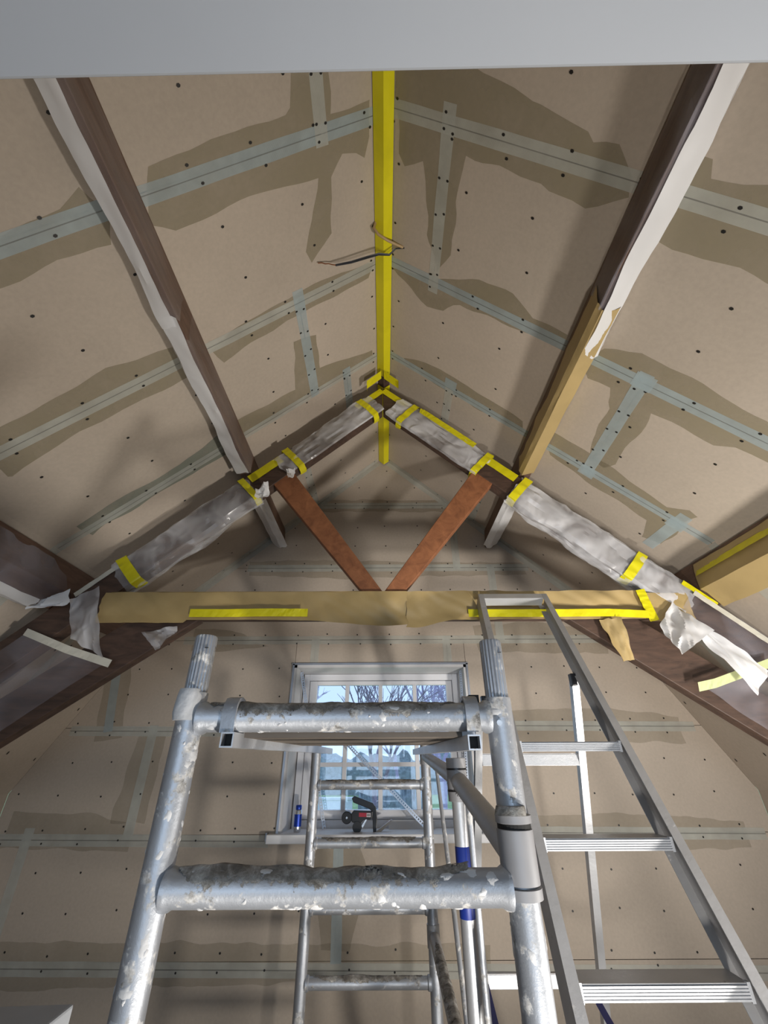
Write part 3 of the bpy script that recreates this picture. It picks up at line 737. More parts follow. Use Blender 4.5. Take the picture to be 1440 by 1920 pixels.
e = psheet('brown kraft paper wrapped round the upper right purlin', 1, 1.03, 2.19, [
    ('paper', 'kraft', [(.915, 1.745), (.884, 1.60), (.90, 1.570), (.975, 1.580), (1.012, 1.65)], 1.03, 2.19, .004)], 'paper', 'kraft_wrap')
loose_strip(e, [(.998, y, 1.622 + .004 * nz(y * 5)) for y in (1.3, 1.5, 1.7, 1.9, 2.1)], (.012, 0, .022), (1, 0, 0), 'tape_strip', 'yellow', 3)
psheet('film and white strip on the lower left purlin', -1, .8, 2.15, [
    ('clear_layer', 'film_dark', [(1.772, .93), (1.740, .785), (1.80, .712)], .8, 2.17, .008),
    ('white_layer', 'film_white', [(1.79, .712), (1.84, .682), (1.90, .69)], .8, 2.10, .010)])
e = psheet('brown kraft paper wrapped round the lower right purlin', 1, .8, 2.17, [
    ('paper', 'kraft', [(1.770, .935), (1.738, .785), (1.83, .685), (1.912, .735)], .8, 2.17, .007)], 'paper', 'kraft_wrap')
loose_strip(e, [(1.752, y, .88) for y in (1.6, 1.8, 2.0, 2.17)], (.02, 0, .04), (-1, 0, 0), 'tape_strip', 'yellow', 4)

# kraft paper along the collar beam
def kraft_front(name, parent, xa, xb, ztop, zbot_fn, y, seed, amp=0.011, mat='kraft'):
    def f(i, j):
        x = lerp(xa, xb, i); zb = zbot_fn(x); z = lerp(ztop, zb, j)
        fold = amp * (nz(x * 6, z * 9, seed) + 1.2 * abs(nz(x * 10 + z * 12, z * 6, seed + 2)))
        return (x + (.012 * nz(z * 30, seed) if i in (0.0, 1.0) else 0), y - fold - .004 - .018 * max(0, j - .75) * (1 + nz(x * 5, seed)), z)
    return MB().grid(f, int(60 * abs(xb - xa)), 14).build(name, mat, parent, smooth=True, angle=25)
kp = empty('kraft_wrap', (-.5, 2.19, .6)); tag(kp, 'kraft paper covering the left half of the collar beam', 'paper')
kraft_front('paper', kp, -1.535, .13, .788, lambda x: .632 - .014 * (x < -1.05) - .034 * math.exp(-((x - .0) / .28) ** 2), TY0, 1)
MB().grid(lambda i, j: (lerp(-1.5, .13, i), lerp(TY0 - .01, TY1, j), .789 + .003 * nz(i * 20, j * 3)), 40, 4).build('paper_top', 'kraft', kp)
loose_strip(kp, [(x, TY0 - .034, .663 - .004 * nz(x * 4)) for x in (-1.03, -.85, -.6, -.403)], (0, -.002, .042), (0, -1, 0), 'tape_strip', 'yellow', 1)
kp = empty('kraft_wrap', (.9, 2.19, .6)); tag(kp, 'creased kraft paper covering the right half of the collar beam', 'paper')
kraft_front('paper', kp, .125, 1.44, .786, lambda x: .626 - .040 * math.exp(-((x - .16) / .14) ** 2), TY0 - .006, 5, .016)
kraft_front('paper', kp, 1.42, 1.665, .772, lambda x: .615, TY0 - .004, 7, .006)
loose_strip(kp, [(x, TY0 - .046, .652 - .010 * (x > 1.2) + .004 * nz(x * 7)) for x in (.449, .7, .95, 1.2, 1.40)], (0, -.002, .040), (0, -1, 0), 'tape_strip', 'yellow', 2)
loose_strip(kp, [(1.405, TY0 - .032, .784), (1.415, TY0 - .034, .70), (1.425, TY0 - .040, .61)], (.05, 0, .01), (0, -1, 0), 'tape_strip', 'yellow', 6)

# hanging loose sheets
def hang(label, quad, mat, seed, amp=0.02, nu=22, nv=22, nm='loose_sheet', cat='sheeting', y_curl=0.05):
    a, b, c, d = [Vector(q) for q in quad]      # top-left, top-right, bottom-right, bottom-left
    def f(i, j):
        q = a.lerp(b, i).lerp(d.lerp(c, i), j)
        n = amp * (nz(i * 2, j * 2, seed) * 1.4 + 1.2 * (.3 - abs(nz(i * 3 + j * 2, j * 2 - i, seed + 2))))
        edge = .008 * nz(i * 4 + j * 4, seed + 6) * (1 if (i in (0, 1) or j in (0, 1)) else 0)
        return q + Vector((edge, -n - y_curl * math.sin(j * 2.2 + seed) * i, edge))
    o = MB().grid(f, nu, nv).build(nm, mat, None, smooth=True, angle=25); tag(o, label, cat); return o
hang('clear film hanging from the left end of the collar beam', [(-1.70, 2.17, .74), (-1.53, 2.17, .80), (-1.395, 2.15, .43), (-1.58, 2.13, .52)], 'film_thick', 1.0)
hang('crumpled white sheet end below the lower left purlin', [(-1.86, 2.12, .70), (-1.66, 2.12, .775), (-1.67, 2.12, .70), (-1.84, 2.10, .665)], 'film_white', 2.0, nu=14, nv=10, y_curl=.02)
hang('dark film stretched over the left knee brace', [(-1.84, 2.17, .575), (-1.38, 2.17, .42), (-2.0, 2.17, -.06), (-2.4, 2.17, .02)], 'film_dark', 3.0, amp=.008, y_curl=.0)
o = loose_strip(None, [(-1.85, 2.155, .565), (-1.6, 2.15, .475), (-1.36, 2.155, .405)], (.01, 0, .035), (0, -1, 0), 'brace_tape', 'pale_tape', 2); tag(o, 'pale masking tape holding film across the left knee brace', 'masking tape')
hang('small torn white scrap below the left end of the collar beam', [(-1.25, 2.16, .56), (-1.09, 2.16, .60), (-1.075, 2.10, .52), (-1.12, 2.10, .455)], 'film_thick', 4.0, nu=10, nv=10)
hang('scrap of clear film behind the left knee brace', [(-1.40, 2.30, .56), (-1.30, 2.30, .52), (-1.28, 2.30, .44), (-1.38, 2.30, .47)], 'film_thick', 4.6, nu=10, nv=10)
hang('white sheet flapping loose below the right end of the collar beam', [(1.415, 2.13, .575), (1.565, 2.14, .72), (1.645, 2.12, .535), (1.425, 2.06, .415)], 'film_white', 5.0, amp=.03)
hang('long white sheet hanging from the foot of the right rafter', [(1.59, 2.13, .57), (1.66, 2.13, .565), (1.80, 2.10, .34), (1.715, 2.07, .235)], 'film_white', 6.0, amp=.02)
hang('film stretched over the right knee brace', [(1.55, 2.17, .29), (1.93, 2.17, .40), (2.4, 2.17, .0), (2.0, 2.17, -.08)], 'film_dark', 7.0, amp=.012, y_curl=0)
o = loose_strip(None, [(1.52, 2.15, .285), (1.60, 2.14, .300), (1.75, 2.14, .345), (1.93, 2.15, .398)], (.008, 0, .042), (0, -1, 0), 'brace_tape', 'green_tape', 2); tag(o, 'pale green tape holding film across the right knee brace', 'masking tape')
hang('strip of kraft paper hanging under the right half of the collar beam', [(1.14, 2.18, .62), (1.235, 2.18, .62), (1.262, 2.14, .415), (1.185, 2.14, .405)], 'kraft', 8.0, nm='kraft_scrap', cat='paper', nu=12, nv=16, amp=.012)
hang('white paper scrap hanging from the left purlin at the truss', [(-.80, 2.16, 1.45), (-.72, 2.16, 1.49), (-.715, 2.14, 1.41), (-.78, 2.14, 1.37)], 'film_white', 9.0, nu=10, nv=10, nm='paper_scrap')
hang('tiny white film end hanging at the top of the left strut', [(-.625, 2.16, 1.60), (-.575, 2.16, 1.63), (-.58, 2.15, 1.55), (-.60, 2.15, 1.52)], 'film_white', 10.0, nu=8, nv=8)

# ------------------------------------------------------------------ scaffold tower
TX0, TX1, TA, TB = -.378, .226, .90, 2.60
tw = empty('scaffold_tower', ((TX0 + TX1) / 2, (TA + TB) / 2, FL)); tag(tw, 'plaster-splashed aluminium scaffold tower standing in the middle of the room', 'scaffold')
def crust(parent, p0, p1, r, seed, reach=1.2, thick=0.012):
    """lumpy dried plaster on the upper side of a tube"""
    p0, p1 = Vector(p0), Vector(p1); L = (p1 - p0).length
    ax = (p1 - p0).normalized(); side = ax.cross(Vector((0, 0, 1))).normalized(); up = side.cross(ax)
    def f(i, j):
        s = i * L
        ext = reach + .35 * nz(s * 8, seed + 2) + .25      # ragged lower border
        ext *= min(1.0, 8 * i + .15, 8 * (1 - i) + .15)
        t = lerp(-ext, ext, j)
        h = r + .0009 + thick * max(0, nz(s * 9, t * 1.5, seed) * .9 + .12 - .4 * abs(t)) + .0022 * nz(s * 45, t * 9, seed) * (1 - abs(2 * j - 1))
        if j in (0.0, 1.0): h = r - .002
        return p0 + ax * s + side * (math.sin(t) * h) + up * (math.cos(t) * h)
    nu = int(L * 220); o = MB().grid(f, nu, 14).build('plaster_crust', 'crust', parent, smooth=True, angle=60)
    at = o.data.attributes.new('edge', 'FLOAT', 'POINT')
    at.data.foreach_set('value', [max(abs(2 * j / 14 - 1), abs(2 * i / nu - 1) ** 12) for i in range(nu + 1) for j in range(15)])
    return o
def blobs(parent, p0, p1, r, n, seed):
    """irregular flat splashes of plaster sticking to a tube"""
    rr = random.Random(seed); m = MB(); p0, p1 = Vector(p0), Vector(p1); ax = (p1 - p0).normalized()
    a = Vector((0, 0, 1)) if abs(ax.z) < .9 else Vector((0, 1, 0))
    e1 = ax.cross(a).normalized(); e2 = ax.cross(e1)
    for k in range(n):
        s = rr.random(); t = rr.uniform(0, 2 * math.pi); c0 = p0.lerp(p1, s)
        sz = rr.choice((.0025, .0035, .005, .007, .010)); el = rr.uniform(.6, 2.2); ang = rr.uniform(0, math.pi); hh = rr.uniform(.0006, .0016)
        def pt(u, v, h):
            tt = t + v / r
            return c0 + ax * u + (e1 * math.cos(tt) + e2 * math.sin(tt)) * (r + h)
        vs = [pt(0, 0, hh)]; nn = 11
        for ring, hk in ((.6, .8), (1.0, -.0003 / hh)):
            for q in range(nn):
                b_ = 2 * math.pi * q / nn; rad = sz * ring * (1 + .75 * nz(math.cos(b_) * 1.7, math.sin(b_) * 1.7, seed + k * 3.7))
                u0, v0 = rad * math.cos(b_) * el, rad * math.sin(b_)
                vs.append(pt(u0 * math.cos(ang) - v0 * math.sin(ang), u0 * math.sin(ang) + v0 * math.cos(ang), hh * hk))
        fs = [(0, 1 + q, 1 + (q + 1) % nn) for q in range(nn)] + [(1 + q, 1 + nn + q, 1 + nn + (q + 1) % nn, 1 + (q + 1) % nn) for q in range(nn)]
        m.add(vs, fs)
    o = m.build('plaster_splashes', 'crust_white', parent, smooth=True, angle=70); o['kind'] = 'stuff'; return o
def upright(x, y, z0_, z1_, sp, splash, seed):
    m = MB().tube([(x, y, z) for z in (z0_, (z0_ + z1_) / 2, z1_)], .0253, 28)
    o = m.build('upright', 'alu_dirty', tw, smooth=True)
    if sp:
        MB().tube([(x, y, z1_ - .01), (x, y, z1_ + sp - .004), (x, y, z1_ + sp)], [.0224, .0224, .0205], 72, flute=.10, nfl=18).build('spigot', 'alu_dirty', o, smooth=True, angle=60)
        MB().tube([(x + .012 * math.cos(t), y - .0205, z1_ + sp * .75 + .004 * math.sin(t)) for t in (0, .1)], .004, 8).build('pin_hole_shade', 'black', o)  # black stub paints the shade inside the hole
    if splash: blobs(o, (x, y, -.6), (x, y, z1_), .0253, splash, seed)
    return o
uFL = upright(TX0, TA, FL + .0, .112, .112, 70, 1)
uFR = upright(TX1, TA, FL + .0, .100, .112, 18, 2)
uRL = upright(TX0 + .012, TB, FL, .15, 0, 50, 3)
uRR = upright(TX1 - .004, TB, FL, .15, 0, 50, 4)
# lump of plaster on the shoulder of the front left upright
MB().tube([(TX0 - .004, TA - .006, z) for z in (.062, .075, .09, .105, .118)], [.0255, .0262, .0265, .0262, .0225], 24, bumpy=.006).build('plaster_lump', 'crust_white', uFL, smooth=True)
for k, z in enumerate((.067, -.185, -.437, -.69, -.94, -1.19)):
    xa, xb = TX0 + .02, TX1 - .02
    o = MB().tube([(xa, TA, z), (xa + .010, TA, z), (xa + .016, TA, z), (xb - .016, TA, z), (xb - .010, TA, z), (xb, TA, z)], [.0305, .029, .0252, .0252, .029, .0305], 28).build('rung', 'alu_dirty', tw, smooth=True)
    if k < 2:
        crust(o, (xa + .01, TA, z), (xb - .06, TA, z), .0252, k * 5.0, thick=.015 if k else .005, reach=1.5 if k else 1.75); blobs(o, (xa + .02, TA - .0, z), (xb - .02, TA, z), .0252, 46, 11 + k)
for k, z in enumerate((-.125, -.366, -.607, -.848, -1.09, -1.33)):
    xa, xb = TX0 + .012 + .02, TX1 - .004 - .02
    o = MB().tube([(xa, TB, z), (xa + .012, TB, z), (xa + .016, TB, z), (xb - .016, TB, z), (xb - .012, TB, z), (xb, TB, z)], [.026, .026, .0215, .0215, .026, .026], 20).build('rung', 'alu_dirty', tw, smooth=True)
    if k < 4: crust(o, (xa + .03, TB, z), (xb - .03, TB, z), .0215, 20 + k * 3.0, thick=.008)
# coupler on the front right upright
cp = MB().tube([(TX1, TA, z) for z in (-.181, -.180, -.108, -.107)], [.0275, .0305, .0305, .0275], 28).build('coupler', 'grey_plastic', uFR, smooth=True)
MB().tube([(TX1, TA, z) for z in (-.100, -.099, -.088, -.087)], [.0275, .0308, .0308, .0275], 28).build('coupler_ring', 'grey_plastic', uFR, smooth=True)
MB().tube([(TX1, TA, z) for z in (-.199, -.198, -.184, -.183)], [.0275, .0318, .0318, .0275], 28).build('coupler_ring', 'grey_plastic', uFR, smooth=True)
MB().tube([(TX1, TA, z) for z in (-.1075, -.0995)], .0285, 28).build('coupler_gap_shade', 'black', uFR)  # black ring paints the shade between coupler and ring
MB().tube([(TX1 - .005, TA - .01, z) for z in (-.087, -.080, -.074)], [.029, .028, .0255], 16, bumpy=.01).build('plaster_lump', 'crust', uFR, smooth=True)
MB().tube([(TX1 - .008, TA - .0225, .055), (TX1 - .0085, TA - .0275, .055)], .005, 10).build('rivet', 'alu', uFR, smooth=True)
# side rails between the two frames on the right
o = MB().tube([(TX1, TA + .02, -.145), (TX1, 1.5, -.062), (TX1 - .002, TB - .0, .004)], .0245, 24).build('side_rail', 'alu_grey', tw, smooth=True)
crust(o, (TX1, TA + .05, -.141), (TX1 - .002, TB - .1, .0), .0247, 33, thick=.009)
o = MB().tube([(TX1, TA + .02, -.80), (TX1 - .002, TB, -.70)], .0225, 24).build('side_rail', 'alu_grey', tw, smooth=True)
crust(o, (TX1, TA + .05, -.798), (TX1 - .002, TB - .1, -.706), .0227, 37, thick=.007)
MB().tube([(TX1 - .004, TB, z) for z in (-.035, -.034, .045, .046)], [.024, .029, .029, .024], 20).build('rail_clamp', 'alu_grey', tw, smooth=True)
MB().tube([(TX1 - .004, TB, z) for z in (-.74, -.739, -.66, -.659)], [.024, .029, .029, .024], 20).build('rail_clamp', 'alu_grey', tw, smooth=True)
# stabiliser pole with blue band, clamped to the rail
po = MB().tube([(TX1 - .004, 1.50, FL), (TX1 - .004, 1.50, -.02)], .0205, 24).build('stabiliser_pole', 'alu', tw, smooth=True)
MB().tube([(TX1 - .004, 1.50, z) for z in (-.370, -.369, -.220, -.219)], [.0205, .0212, .0212, .0205], 24).build('blue_band', 'blue', po, smooth=True)
MB().tube([(TX1 - .004, 1.50, z) for z in (-.115, -.114, -.004, -.003)], [.024, .030, .030, .024], 24).build('clamp', 'grey_plastic', po, smooth=True)
for z in (-.030, -.085): MB().tube([(TX1 - .004, 1.50, z), (TX1 - .004, 1.50, z - .005)], .0308, 24).build('clamp_band', 'black_plastic', po, smooth=True)
# thin diagonal struts
MB().tube([(.232, 2.15, -.05), (.236, 1.95, -.36), (.233, 1.55, -1.0), (.232, 1.25, -1.5)], .0085, 10, bumpy=.003).build('thin_strut', 'alu_dirty', tw, smooth=True)
MB().tube([(.245, 1.47, -.10), (.243, 1.45, -.5), (.243, 1.42, FL)], .0085, 10, bumpy=.003).build('thin_strut', 'alu_dirty', tw, smooth=True)

# platform hooked on the front rung
pf = empty('scaffold_platform', (-.06, 1.7, .02)); tag(pf, 'scaffold platform with hollow side rails hooked over the top rung of the tower', 'platform')
def hollow(x0_, x1_, y0_, y1_, z0_, z1_, t, name, mat, parent):
    m = MB()
    m.box(x0_, x0_ + t, y0_, y1_, z0_, z1_).box(x1_ - t, x1_, y0_, y1_, z0_, z1_).box(x0_ + t, x1_ - t, y0_, y1_, z0_, z0_ + t).box(x0_ + t, x1_ - t, y0_, y1_, z1_ - t, z1_)
    o = m.build(name, mat, parent)
    MB().box(x0_ + t, x1_ - t, y0_ + .02, y0_ + .022, z0_ + t, z1_ - t).build('rail_hollow_shade', 'black', o)  # black plate paints the shaded inside of the hollow rail
    return o
hollow(-.300, -.276, .865, 2.57, .016, .041, .0025, 'side_rail', 'alu', pf)
hollow(.154, .178, .865, 2.57, .010, .035, .0025, 'side_rail', 'alu', pf)
MB().box(-.276, .154, .93, 1.62, .034, .043).build('deck_panel', 'plywood', pf)
def hook(x):
    pts = [(-.031, .040), (-.033, .068), (-.030, .088), (-.018, .100), (0, .104), (.02, .100), (.032, .085), (.036, .06), (.036, .035)]
    inn = [(-.0265, .040), (-.0275, .068), (-.025, .083), (-.015, .0935), (0, .097), (.017, .0935), (.027, .080), (.030, .06), (.030, .035)]
    m = MB(); n = len(pts)
    vs = [(x + dx, TA + p[0], p[1]) for dx in (-.013, .013) for p in pts + inn]
    k = 2 * n; fs = []
    for i in range(n - 1):
        fs += [(i, i + 1, k + i + 1, k + i), (n + i, k + n + i, k + n + i + 1, n + i + 1), (i, n + i, n + i + 1, i + 1), (k + i, k + i + 1, k + n + i + 1, k + n + i)]
    fs += [(0, k, k + n, n), (n - 1, 2 * n - 1, k + 2 * n - 1, k + n - 1)]
    m.add(vs, fs)
    o = m.build('hook', 'alu_dirty', pf, smooth=True, angle=50)
    return o
hook(-.293); hook(.168)
MB().box(.176, .196, TA + .03, TA + .06, .085, .11).build('hook_latch', 'black', pf)

# ------------------------------------------------------------------ step ladder
ld = empty('step_ladder', (.62, 1.6, FL)); tag(ld, 'aluminium step ladder leaning towards the collar beam, right of the scaffold', 'ladder')
def fL(z): return .484 + (z - .045) * .066
def fR(z): return .844 - (z - .045) * .012
def fY(z): return 1.692 + (z - .045) * .60
nl = Vector((0, -1, .60)).normalized()        # out of the ladder plane towards the room's front
ZT = .742
def rail(side):
    """C channel with its web on the outside, open towards the steps"""
    m = MB(); fx = fL if side < 0 else fR
    wd, dp, th = .028, .082, .0025
    def q(z, a, b): # a across (outwards), b depth behind the front face
        p = Vector((fx(z) + side * a, fY(z), z)) - nl * b
        return p
    sec = [(0, 0), (wd, 0), (wd, dp), (0, dp), (0, dp - th), (wd - th, dp - th), (wd - th, th), (0, th)]
    zs = (FL + .002, ZT)
    lo = [q(zs[0], a, b) for a, b in sec]; hi = [q(zs[1], a, b) for a, b in sec]
    base = min(p.z for p in lo)
    lo = [Vector((p.x, p.y, p.z + (FL + .001 - base))) for p in lo]
    n = len(sec)
    m.add(lo + hi, [tuple(range(n))[::-1], tuple(range(n, 2 * n))] + [(i, (i + 1) % n, n + (i + 1) % n, n + i) for i in range(n)])
    o = m.build('rail', 'alu_grey', ld)
    # extruded ribs on the front face
    for k in range(4):
        a = .005 + k * .0055
        MB().hexa([q(FL + .03, a, 0), q(FL + .03, a + .0022, 0), q(FL + .03, a + .0022, -.0008), q(FL + .03, a, -.0008)],
                  [q(ZT - .002, a, 0), q(ZT - .002, a + .0022, 0), q(ZT - .002, a + .0022, -.0008), q(ZT - .002, a, -.0008)]).build('rib', 'alu', o)
    return o
rails = {-1: rail(-1), 1: rail(1)}
STEPS = (.045, -.208, -.457, -.71, -.96, -1.21, -1.46)
for z in STEPS:
    xa, xb, y = fL(z) - .0, fR(z) + .0, fY(z)
    hgt = .030
    st = MB().box(xa, xb, y + .002, y + .078, z - hgt + .0, z - .0)
    st = st.build('step', 'alu_grey', ld, bevel=.0015)
    for k in range(5):
        zz_ = z - .004 - k * .0056
        MB().box(xa + .004, xb - .004, y - .0015, y + .003, zz_ - .0038, zz_).build('tread_rib', 'alu_bright', st)
    MB().box(xa - .001, xa + .007, y - .002, y + .01, z - hgt - .003, z + .002).build('weld', 'alu_bright', st)
    MB().box(xb - .007, xb + .001, y - .002, y + .01, z - hgt - .003, z + .002).build('weld', 'alu_bright', st)
    for s_ in (-1, 1):
        c = Vector(((fL(z) - .012) if s_ < 0 else (fR(z) + .012), fY(z - .012), z - .012))
        MB().tube([c, c + nl * .003, c + nl * .0035], [.006, .006, .004], 12).build('rivet', 'alu_bright', st, smooth=True)
# top bar
tb = MB()
za = ZT - .03
tb.hexa([Vector((fL(za) , fY(za), za)) , Vector((fR(za), fY(za), za)), Vector((fR(za), fY(za), za)) - nl * .05, Vector((fL(za), fY(za), za)) - nl * .05],
        [Vector((fL(ZT), fY(ZT), ZT)), Vector((fR(ZT), fY(ZT), ZT)), Vector((fR(ZT), fY(ZT), ZT)) - nl * .05, Vector((fL(ZT), fY(ZT), ZT)) - nl * .05])
tb.build('top_bar', 'alu_bright', ld)
# rear support frame
def gY(z): return 1.95 + (.28 - z) * .46
def gR(z): return .842 + (.035 - z) * .051
def gL(z): return .427 - (.035 - z) * .040
for side, g in ((-1, gL), (1, gR)):
    zt = .285 if side > 0 else .20
    m = MB()
    def q(z, a, b): return (g(z) + side * a - (.0 if side > 0 else 0), gY(z) + b, z)
    sec = [(0, 0), (.030, 0), (.030, .004), (.004, .004), (.004, .03), (.030, .03), (.030, .034), (0, .034)]
    lo = [q(FL + .002, a, b) for a, b in sec]; hi = [q(zt, a, b) for a, b in sec]; n = 8
    m.add(lo + hi, [tuple(range(n))[::-1], tuple(range(n, 2 * n))] + [(i, (i + 1) % n, n + (i + 1) % n, n + i) for i in range(n)])
    lg = m.build('rear_leg', 'alu_bright', ld)
    MB().box(g(zt) - .006, g(zt) + .018, gY(zt) - .012, gY(zt) + .02, zt - .02, zt + .03).build('hinge_bracket', 'black_plastic', lg, bevel=.003)
for z in (-.013, -.80, -1.45):
    MB().box(gL(z) + .0, gR(z) + .0, gY(z) + .006, gY(z) + .026, z - .022, z + .022).build('rear_bar', 'alu_bright', ld, bevel=.002)
    MB().box(gL(z) + .002, gR(z) - .002, gY(z) + .0055, gY(z) + .0265, z + .0222, z + .0245).build('rear_bar_edge', 'alu_grey', ld)
for a, b in (((.412, 2.44, -.80), (.375, 1.12, -1.06)), ((.83, 2.44, -.80), (.86, 1.12, -1.06))):
    A_, B_ = Vector(a), Vector(b)
    def f(i, j):
        q = A_.lerp(B_, i); tw_ = 1.2 * i
        return q + Vector((math.cos(tw_) * (j - .5) * .026, 0, math.sin(tw_) * (j - .5) * .026 - .06 * math.sin(math.pi * i)))
    MB().grid(f, 20, 2).build('spreader_strap', 'navy', ld)

# ------------------------------------------------------------------ things on the sill
SZ = z0 + .006
can = empty('spray_can', (-.563, 3.345, SZ)); tag(can, 'small blue and silver can standing at the left end of the sill', 'can')
cx, cy = -.563, 3.345
MB().tube([(cx, cy, SZ + z) for z in (0, .004, .010, .112, .118)], [.020, .0225, .0235, .0235, .021], 24).build('body', 'can_silver', can, smooth=True)
MB().tube([(cx, cy, SZ + z) for z in (.030, .0301, .095, .0951)], [.0237, .0239, .0239, .0237], 24).build('label_band', 'can_blue', can, smooth=True)
MB().tube([(cx, cy, SZ + z) for z in (.118, .120, .140, .144)], [.018, .019, .019, .016], 20).build('cap', 'can_blue', can, smooth=True)

tg = empty('tape_dispenser', (-.17, 3.36, SZ)); tag(tg, 'black hand tape dispenser with a red label lying on the sill', 'tool')
Yt = 3.35
def flat(poly, y0_, y1_, nm, mat, bev=.003): return MB().prism([(x, y0_, z) for x, z in poly], (0, y1_ - y0_, 0)).build(nm, mat, tg, bevel=bev)
flat([(-.215, -.235), (-.198, -.222), (-.075, -.262), (-.055, -.285), (-.046, -.345), (-.052, -.415), (-.072, -.418), (-.075, -.36), (-.082, -.305), (-.10, -.292), (-.205, -.258)], Yt - .014, Yt + .014, 'handle', 'black_plastic')
flat([(-.20, -.300), (-.075, -.305), (-.078, -.345), (-.13, -.350), (-.165, -.375), (-.21, -.362), (-.225, -.33)], Yt - .018, Yt + .018, 'frame', 'black_plastic')
o = MB().tube([(-.243, Yt - .028, -.338), (-.243, Yt - .024, -.338), (-.243, Yt + .024, -.338), (-.243, Yt + .028, -.338)], [.030, .034, .034, .030], 28).build('tape_core', 'black_plastic', tg, smooth=True)
MB().tube([(-.243, Yt - .030, -.338), (-.243, Yt - .0285, -.338)], .006, 14).build('hub', 'can_silver', o, smooth=True)
MB().tube([(-.175, Yt - .026, -.388), (-.175, Yt + .026, -.388)], .030, 24).build('roller', 'black_plastic', tg, smooth=True)
MB().prism([(-.165, Yt - .0195, -.312), (-.092, Yt - .0195, -.314), (-.092, Yt - .0195, -.336), (-.165, Yt - .0195, -.334)], (0, .0006, 0)).build('red_label', 'red', tg)
MB().prism([(-.115, Yt - .0205, -.315), (-.088, Yt - .0205, -.315), (-.088, Yt - .0205, -.336), (-.115, Yt - .0205, -.335)], (0, .0006, 0)).build('white_label', 'label_white', tg)
for k in range(6): MB().box(-.113 + k * .004, -.111 + k * .004, Yt - .0215, Yt - .0206, -.332, -.319).build('barcode_bar', 'black', tg)
flat([(-.15, -.385), (-.12, -.345), (-.112, -.350), (-.14, -.395)], Yt - .012, Yt + .012, 'blade', 'can_silver', .001)
o = MB().hexa([(-.055, 3.33, SZ + .001), (-.02, 3.33, SZ + .001), (.055, 3.38, SZ + .055), (.045, 3.38, SZ + .058)], [(-.055, 3.36, SZ + .001), (-.02, 3.36, SZ + .001), (.055, 3.41, SZ + .055), (.045, 3.41, SZ + .058)]).build('metal_strip', 'steel', None); tag(o, 'short bright metal strip propped behind the tape dispenser', 'metal strip')

def bead(label, a, b, wv, wall_dir, nholes):
    """perforated angle bead: two slotted wings along a -> b"""
    A_, B_ = Vector(a), Vector(b); ax = B_ - A_
    m = MB()
    for wv_ in (Vector(wv), Vector(wall_dir)):
        n = nholes
        for i in range(n):
            t0, t1, t2 = i / n, (i + .45) / n, (i + 1) / n
            m.add([A_ + ax * t0, A_ + ax * t2, A_ + ax * t2 + wv_ * .35, A_ + ax * t0 + wv_ * .35], [(0, 1, 2, 3)])
            m.add([A_ + ax * t0 + wv_ * .75, A_ + ax * t2 + wv_ * .75, A_ + ax * t2 + wv_, A_ + ax * t0 + wv_], [(0, 1, 2, 3)])
            m.add([A_ + ax * t0 + wv_ * .35, A_ + ax * t1 + wv_ * .35, A_ + ax * t1 + wv_ * .75, A_ + ax * t0 + wv_ * .75], [(0, 1, 2, 3)])
    o = m.build('corner_bead', 'steel', None); tag(o, label, 'corner bead', 'perforated corner beads in the window'); return o
bead('perforated bead leaning in the left side of the window', (-.648, 3.40, .565), (-.41, 3.44, SZ + .003), (.022, 0, .006), (.004, .02, 0), 60)
bead('perforated bead leaning diagonally across the window panes', (-.57, 3.47, .34), (.27, 3.38, SZ + .003), (.014, 0, .020), (.002, .02, .002), 70)
bead('perforated bead upright in the right side of the window', (.600, 3.36, .570), (.575, 3.40, SZ + .003), (-.02, 0, 0), (-.004, .022, 0), 60)
o = MB().hexa([(.03, 3.44, SZ + .001), (.34, 3.44, SZ + .001), (.34, 3.46, SZ + .048), (.03, 3.46, SZ + .048)], [(.03, 3.444, SZ + .001), (.34, 3.444, SZ + .001), (.34, 3.464, SZ + .048), (.03, 3.464, SZ + .048)]).build('offcut', 'reveal', None); tag(o, 'pale board offcut standing on the sill against the window', 'offcut')

# ------------------------------------------------------------------ cable at the ridge
cb = empty('electric_cable', (0, 1.25, 2.3)); tag(cb, 'loose grey wires with bare ends hanging from the ridge', 'cable')
def drop(u_sd, y, off): return cpt(1 if u_sd > 0 else -1, abs(u_sd), y, off)
for k, mt in enumerate(('cable', 'cable_dark')):
    o_ = .004 * k
    pts = [drop(.125, 1.25, .0), drop(.09, 1.262, .02), (.04, 1.27 + o_, 2.44), (-.02, 1.265 + o_, 2.44 - .006 * k), (-.08, 1.26, 2.40 - .014 * k), (-.17, 1.25, 2.33 - .012 * k), (-.25, 1.24, 2.28 - .006 * k)]
    MB().tube(pts, .0042, 8).build('wire', mt, cb, smooth=True)
pts = [(-.25, 1.24, 2.278)] + [(-.25 - .018 * i, 1.236 - .004 * i, 2.274 + .003 * (-1) ** i - .0035 * i) for i in range(1, 6)]
MB().tube(pts, .0028, 6).build('bare_end', 'copper', cb, smooth=True)
cd = MB().tube([drop(-.035, 1.15, .0), (-.045, 1.16, 2.495), (-.02, 1.18, 2.468), (.03, 1.205, 2.458), (.075, 1.23, 2.468), drop(.118, 1.25, .0)], .0075, 10).build('conduit', 'conduit', None, smooth=True)
tag(cd, 'beige flexible conduit looped under the ridge tape', 'conduit')

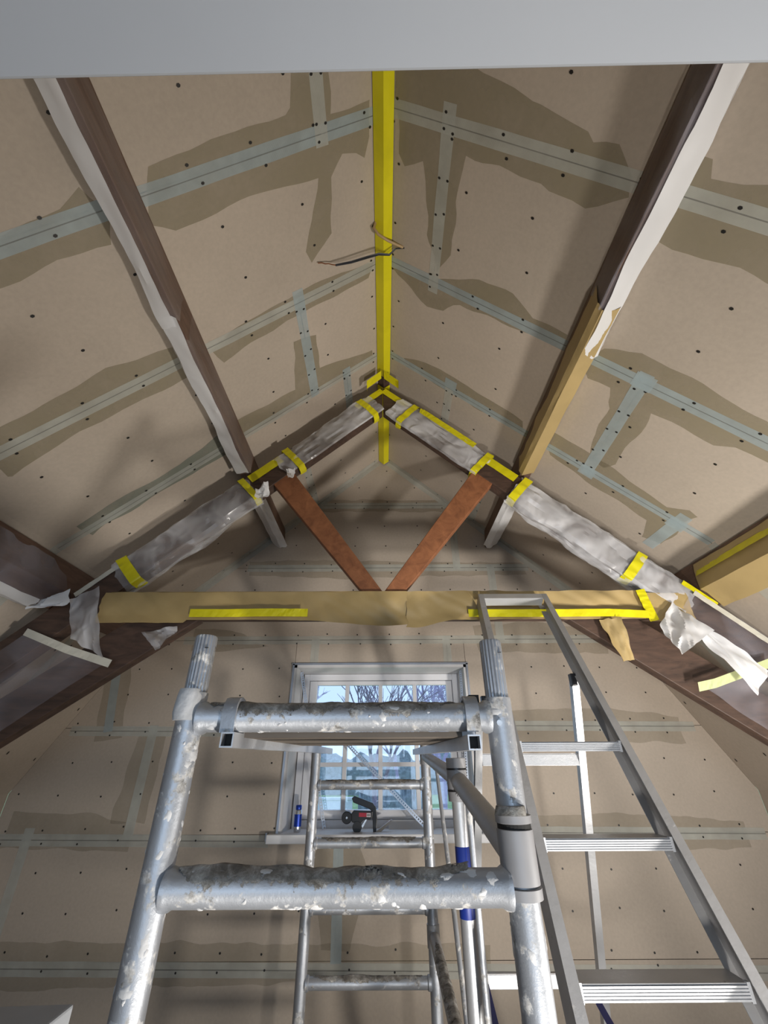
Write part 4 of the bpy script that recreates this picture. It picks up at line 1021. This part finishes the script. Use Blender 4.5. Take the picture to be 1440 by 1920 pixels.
# ------------------------------------------------------------------ hop-up platform at the lower left
hp = empty('hop_up_platform', (-.62, .62, FL)); tag(hp, 'corner of a grey plaster-stained platform at the lower left edge', 'platform')
MB().prism([(-.95, .42, -.290), (-.418, .42, -.284), (-.414, .81, -.281), (-.95, .81, -.292)], (0, 0, -.03)).build('top', 'grey_board', hp, bevel=.003)
blobs(hp, (-.9, .80, -.30), (-.42, .80, -.30), .014, 18, 77)
for x in (-.92, -.46):
    for y in (.45, .77): MB().box(x, x + .03, y, y + .03, FL, -.31).build('leg', 'alu_grey', hp)

# ------------------------------------------------------------------ garden outside the window
GZ = -2.6
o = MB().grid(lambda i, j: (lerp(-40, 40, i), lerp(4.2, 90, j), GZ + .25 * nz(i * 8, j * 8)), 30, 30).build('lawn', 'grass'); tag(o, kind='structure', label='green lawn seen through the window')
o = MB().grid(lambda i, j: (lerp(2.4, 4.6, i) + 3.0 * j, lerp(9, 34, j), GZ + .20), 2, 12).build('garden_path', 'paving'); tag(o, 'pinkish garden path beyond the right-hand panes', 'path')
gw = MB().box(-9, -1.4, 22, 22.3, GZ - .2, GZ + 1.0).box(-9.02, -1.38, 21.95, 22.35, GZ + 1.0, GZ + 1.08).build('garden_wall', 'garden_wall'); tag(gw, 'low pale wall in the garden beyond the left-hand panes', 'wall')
def tree(label, x, y, h, seed, mat='hazy_bark', depth=5, spread=.55):
    rr = random.Random(seed); t = empty('garden_tree', (x, y, GZ)); tag(t, label, 'tree', 'bare trees in the garden')
    tr = MB(); br = MB()
    def grow(p, d, L, r, k):
        q = p + d * L
        mid = p + d * L * .5 + Vector((rr.uniform(-.06, .06), rr.uniform(-.06, .06), 0)) * L
        (tr if k == 0 else br).tube([p, mid, q], [r, r * .85, r * .68], 5 if k else 8, caps=False)
        if k >= depth: return
        for c in range(rr.choice((2, 3, 3)) if k < depth - 1 else 3):
            nd = (d + Vector((rr.uniform(-1, 1), rr.uniform(-1, 1), rr.uniform(-.35, .75))) * spread).normalized()
            grow(p.lerp(q, rr.uniform(.55, 1.0)), nd, L * rr.uniform(.62, .85), r * .62, k + 1)
    grow(Vector((x, y, GZ)), Vector((rr.uniform(-.08, .08), 0, 1)).normalized(), h * .30, h * .014, 0)
    tr.build('trunk', mat, t, smooth=True); br.build('branches', mat, t, smooth=True)
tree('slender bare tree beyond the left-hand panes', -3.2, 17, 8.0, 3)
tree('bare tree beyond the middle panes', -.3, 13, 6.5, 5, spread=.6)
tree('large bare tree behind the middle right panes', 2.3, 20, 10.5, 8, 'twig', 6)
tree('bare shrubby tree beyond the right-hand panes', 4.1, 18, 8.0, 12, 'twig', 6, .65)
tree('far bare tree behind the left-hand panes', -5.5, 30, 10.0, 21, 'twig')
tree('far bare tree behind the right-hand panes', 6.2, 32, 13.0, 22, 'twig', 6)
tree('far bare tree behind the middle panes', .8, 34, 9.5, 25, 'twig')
def hedge(label, x0_, x1_, y, h, seed, mat='hedge'):
    m = MB(); rr = random.Random(seed)
    def f(i, j):
        t = j * math.pi
        x = lerp(x0_, x1_, i)
        return (x, y - math.cos(t) * .9 + .3 * nz(i * 14, j * 5, seed), GZ + math.sin(t) * h * (.8 + .35 * nz(x * .9, seed)) + .25 * nz(i * 30, j * 9, seed))
    m.grid(f, 70, 12)
    o = m.build('hedge', mat, None); tag(o, label, 'hedge')
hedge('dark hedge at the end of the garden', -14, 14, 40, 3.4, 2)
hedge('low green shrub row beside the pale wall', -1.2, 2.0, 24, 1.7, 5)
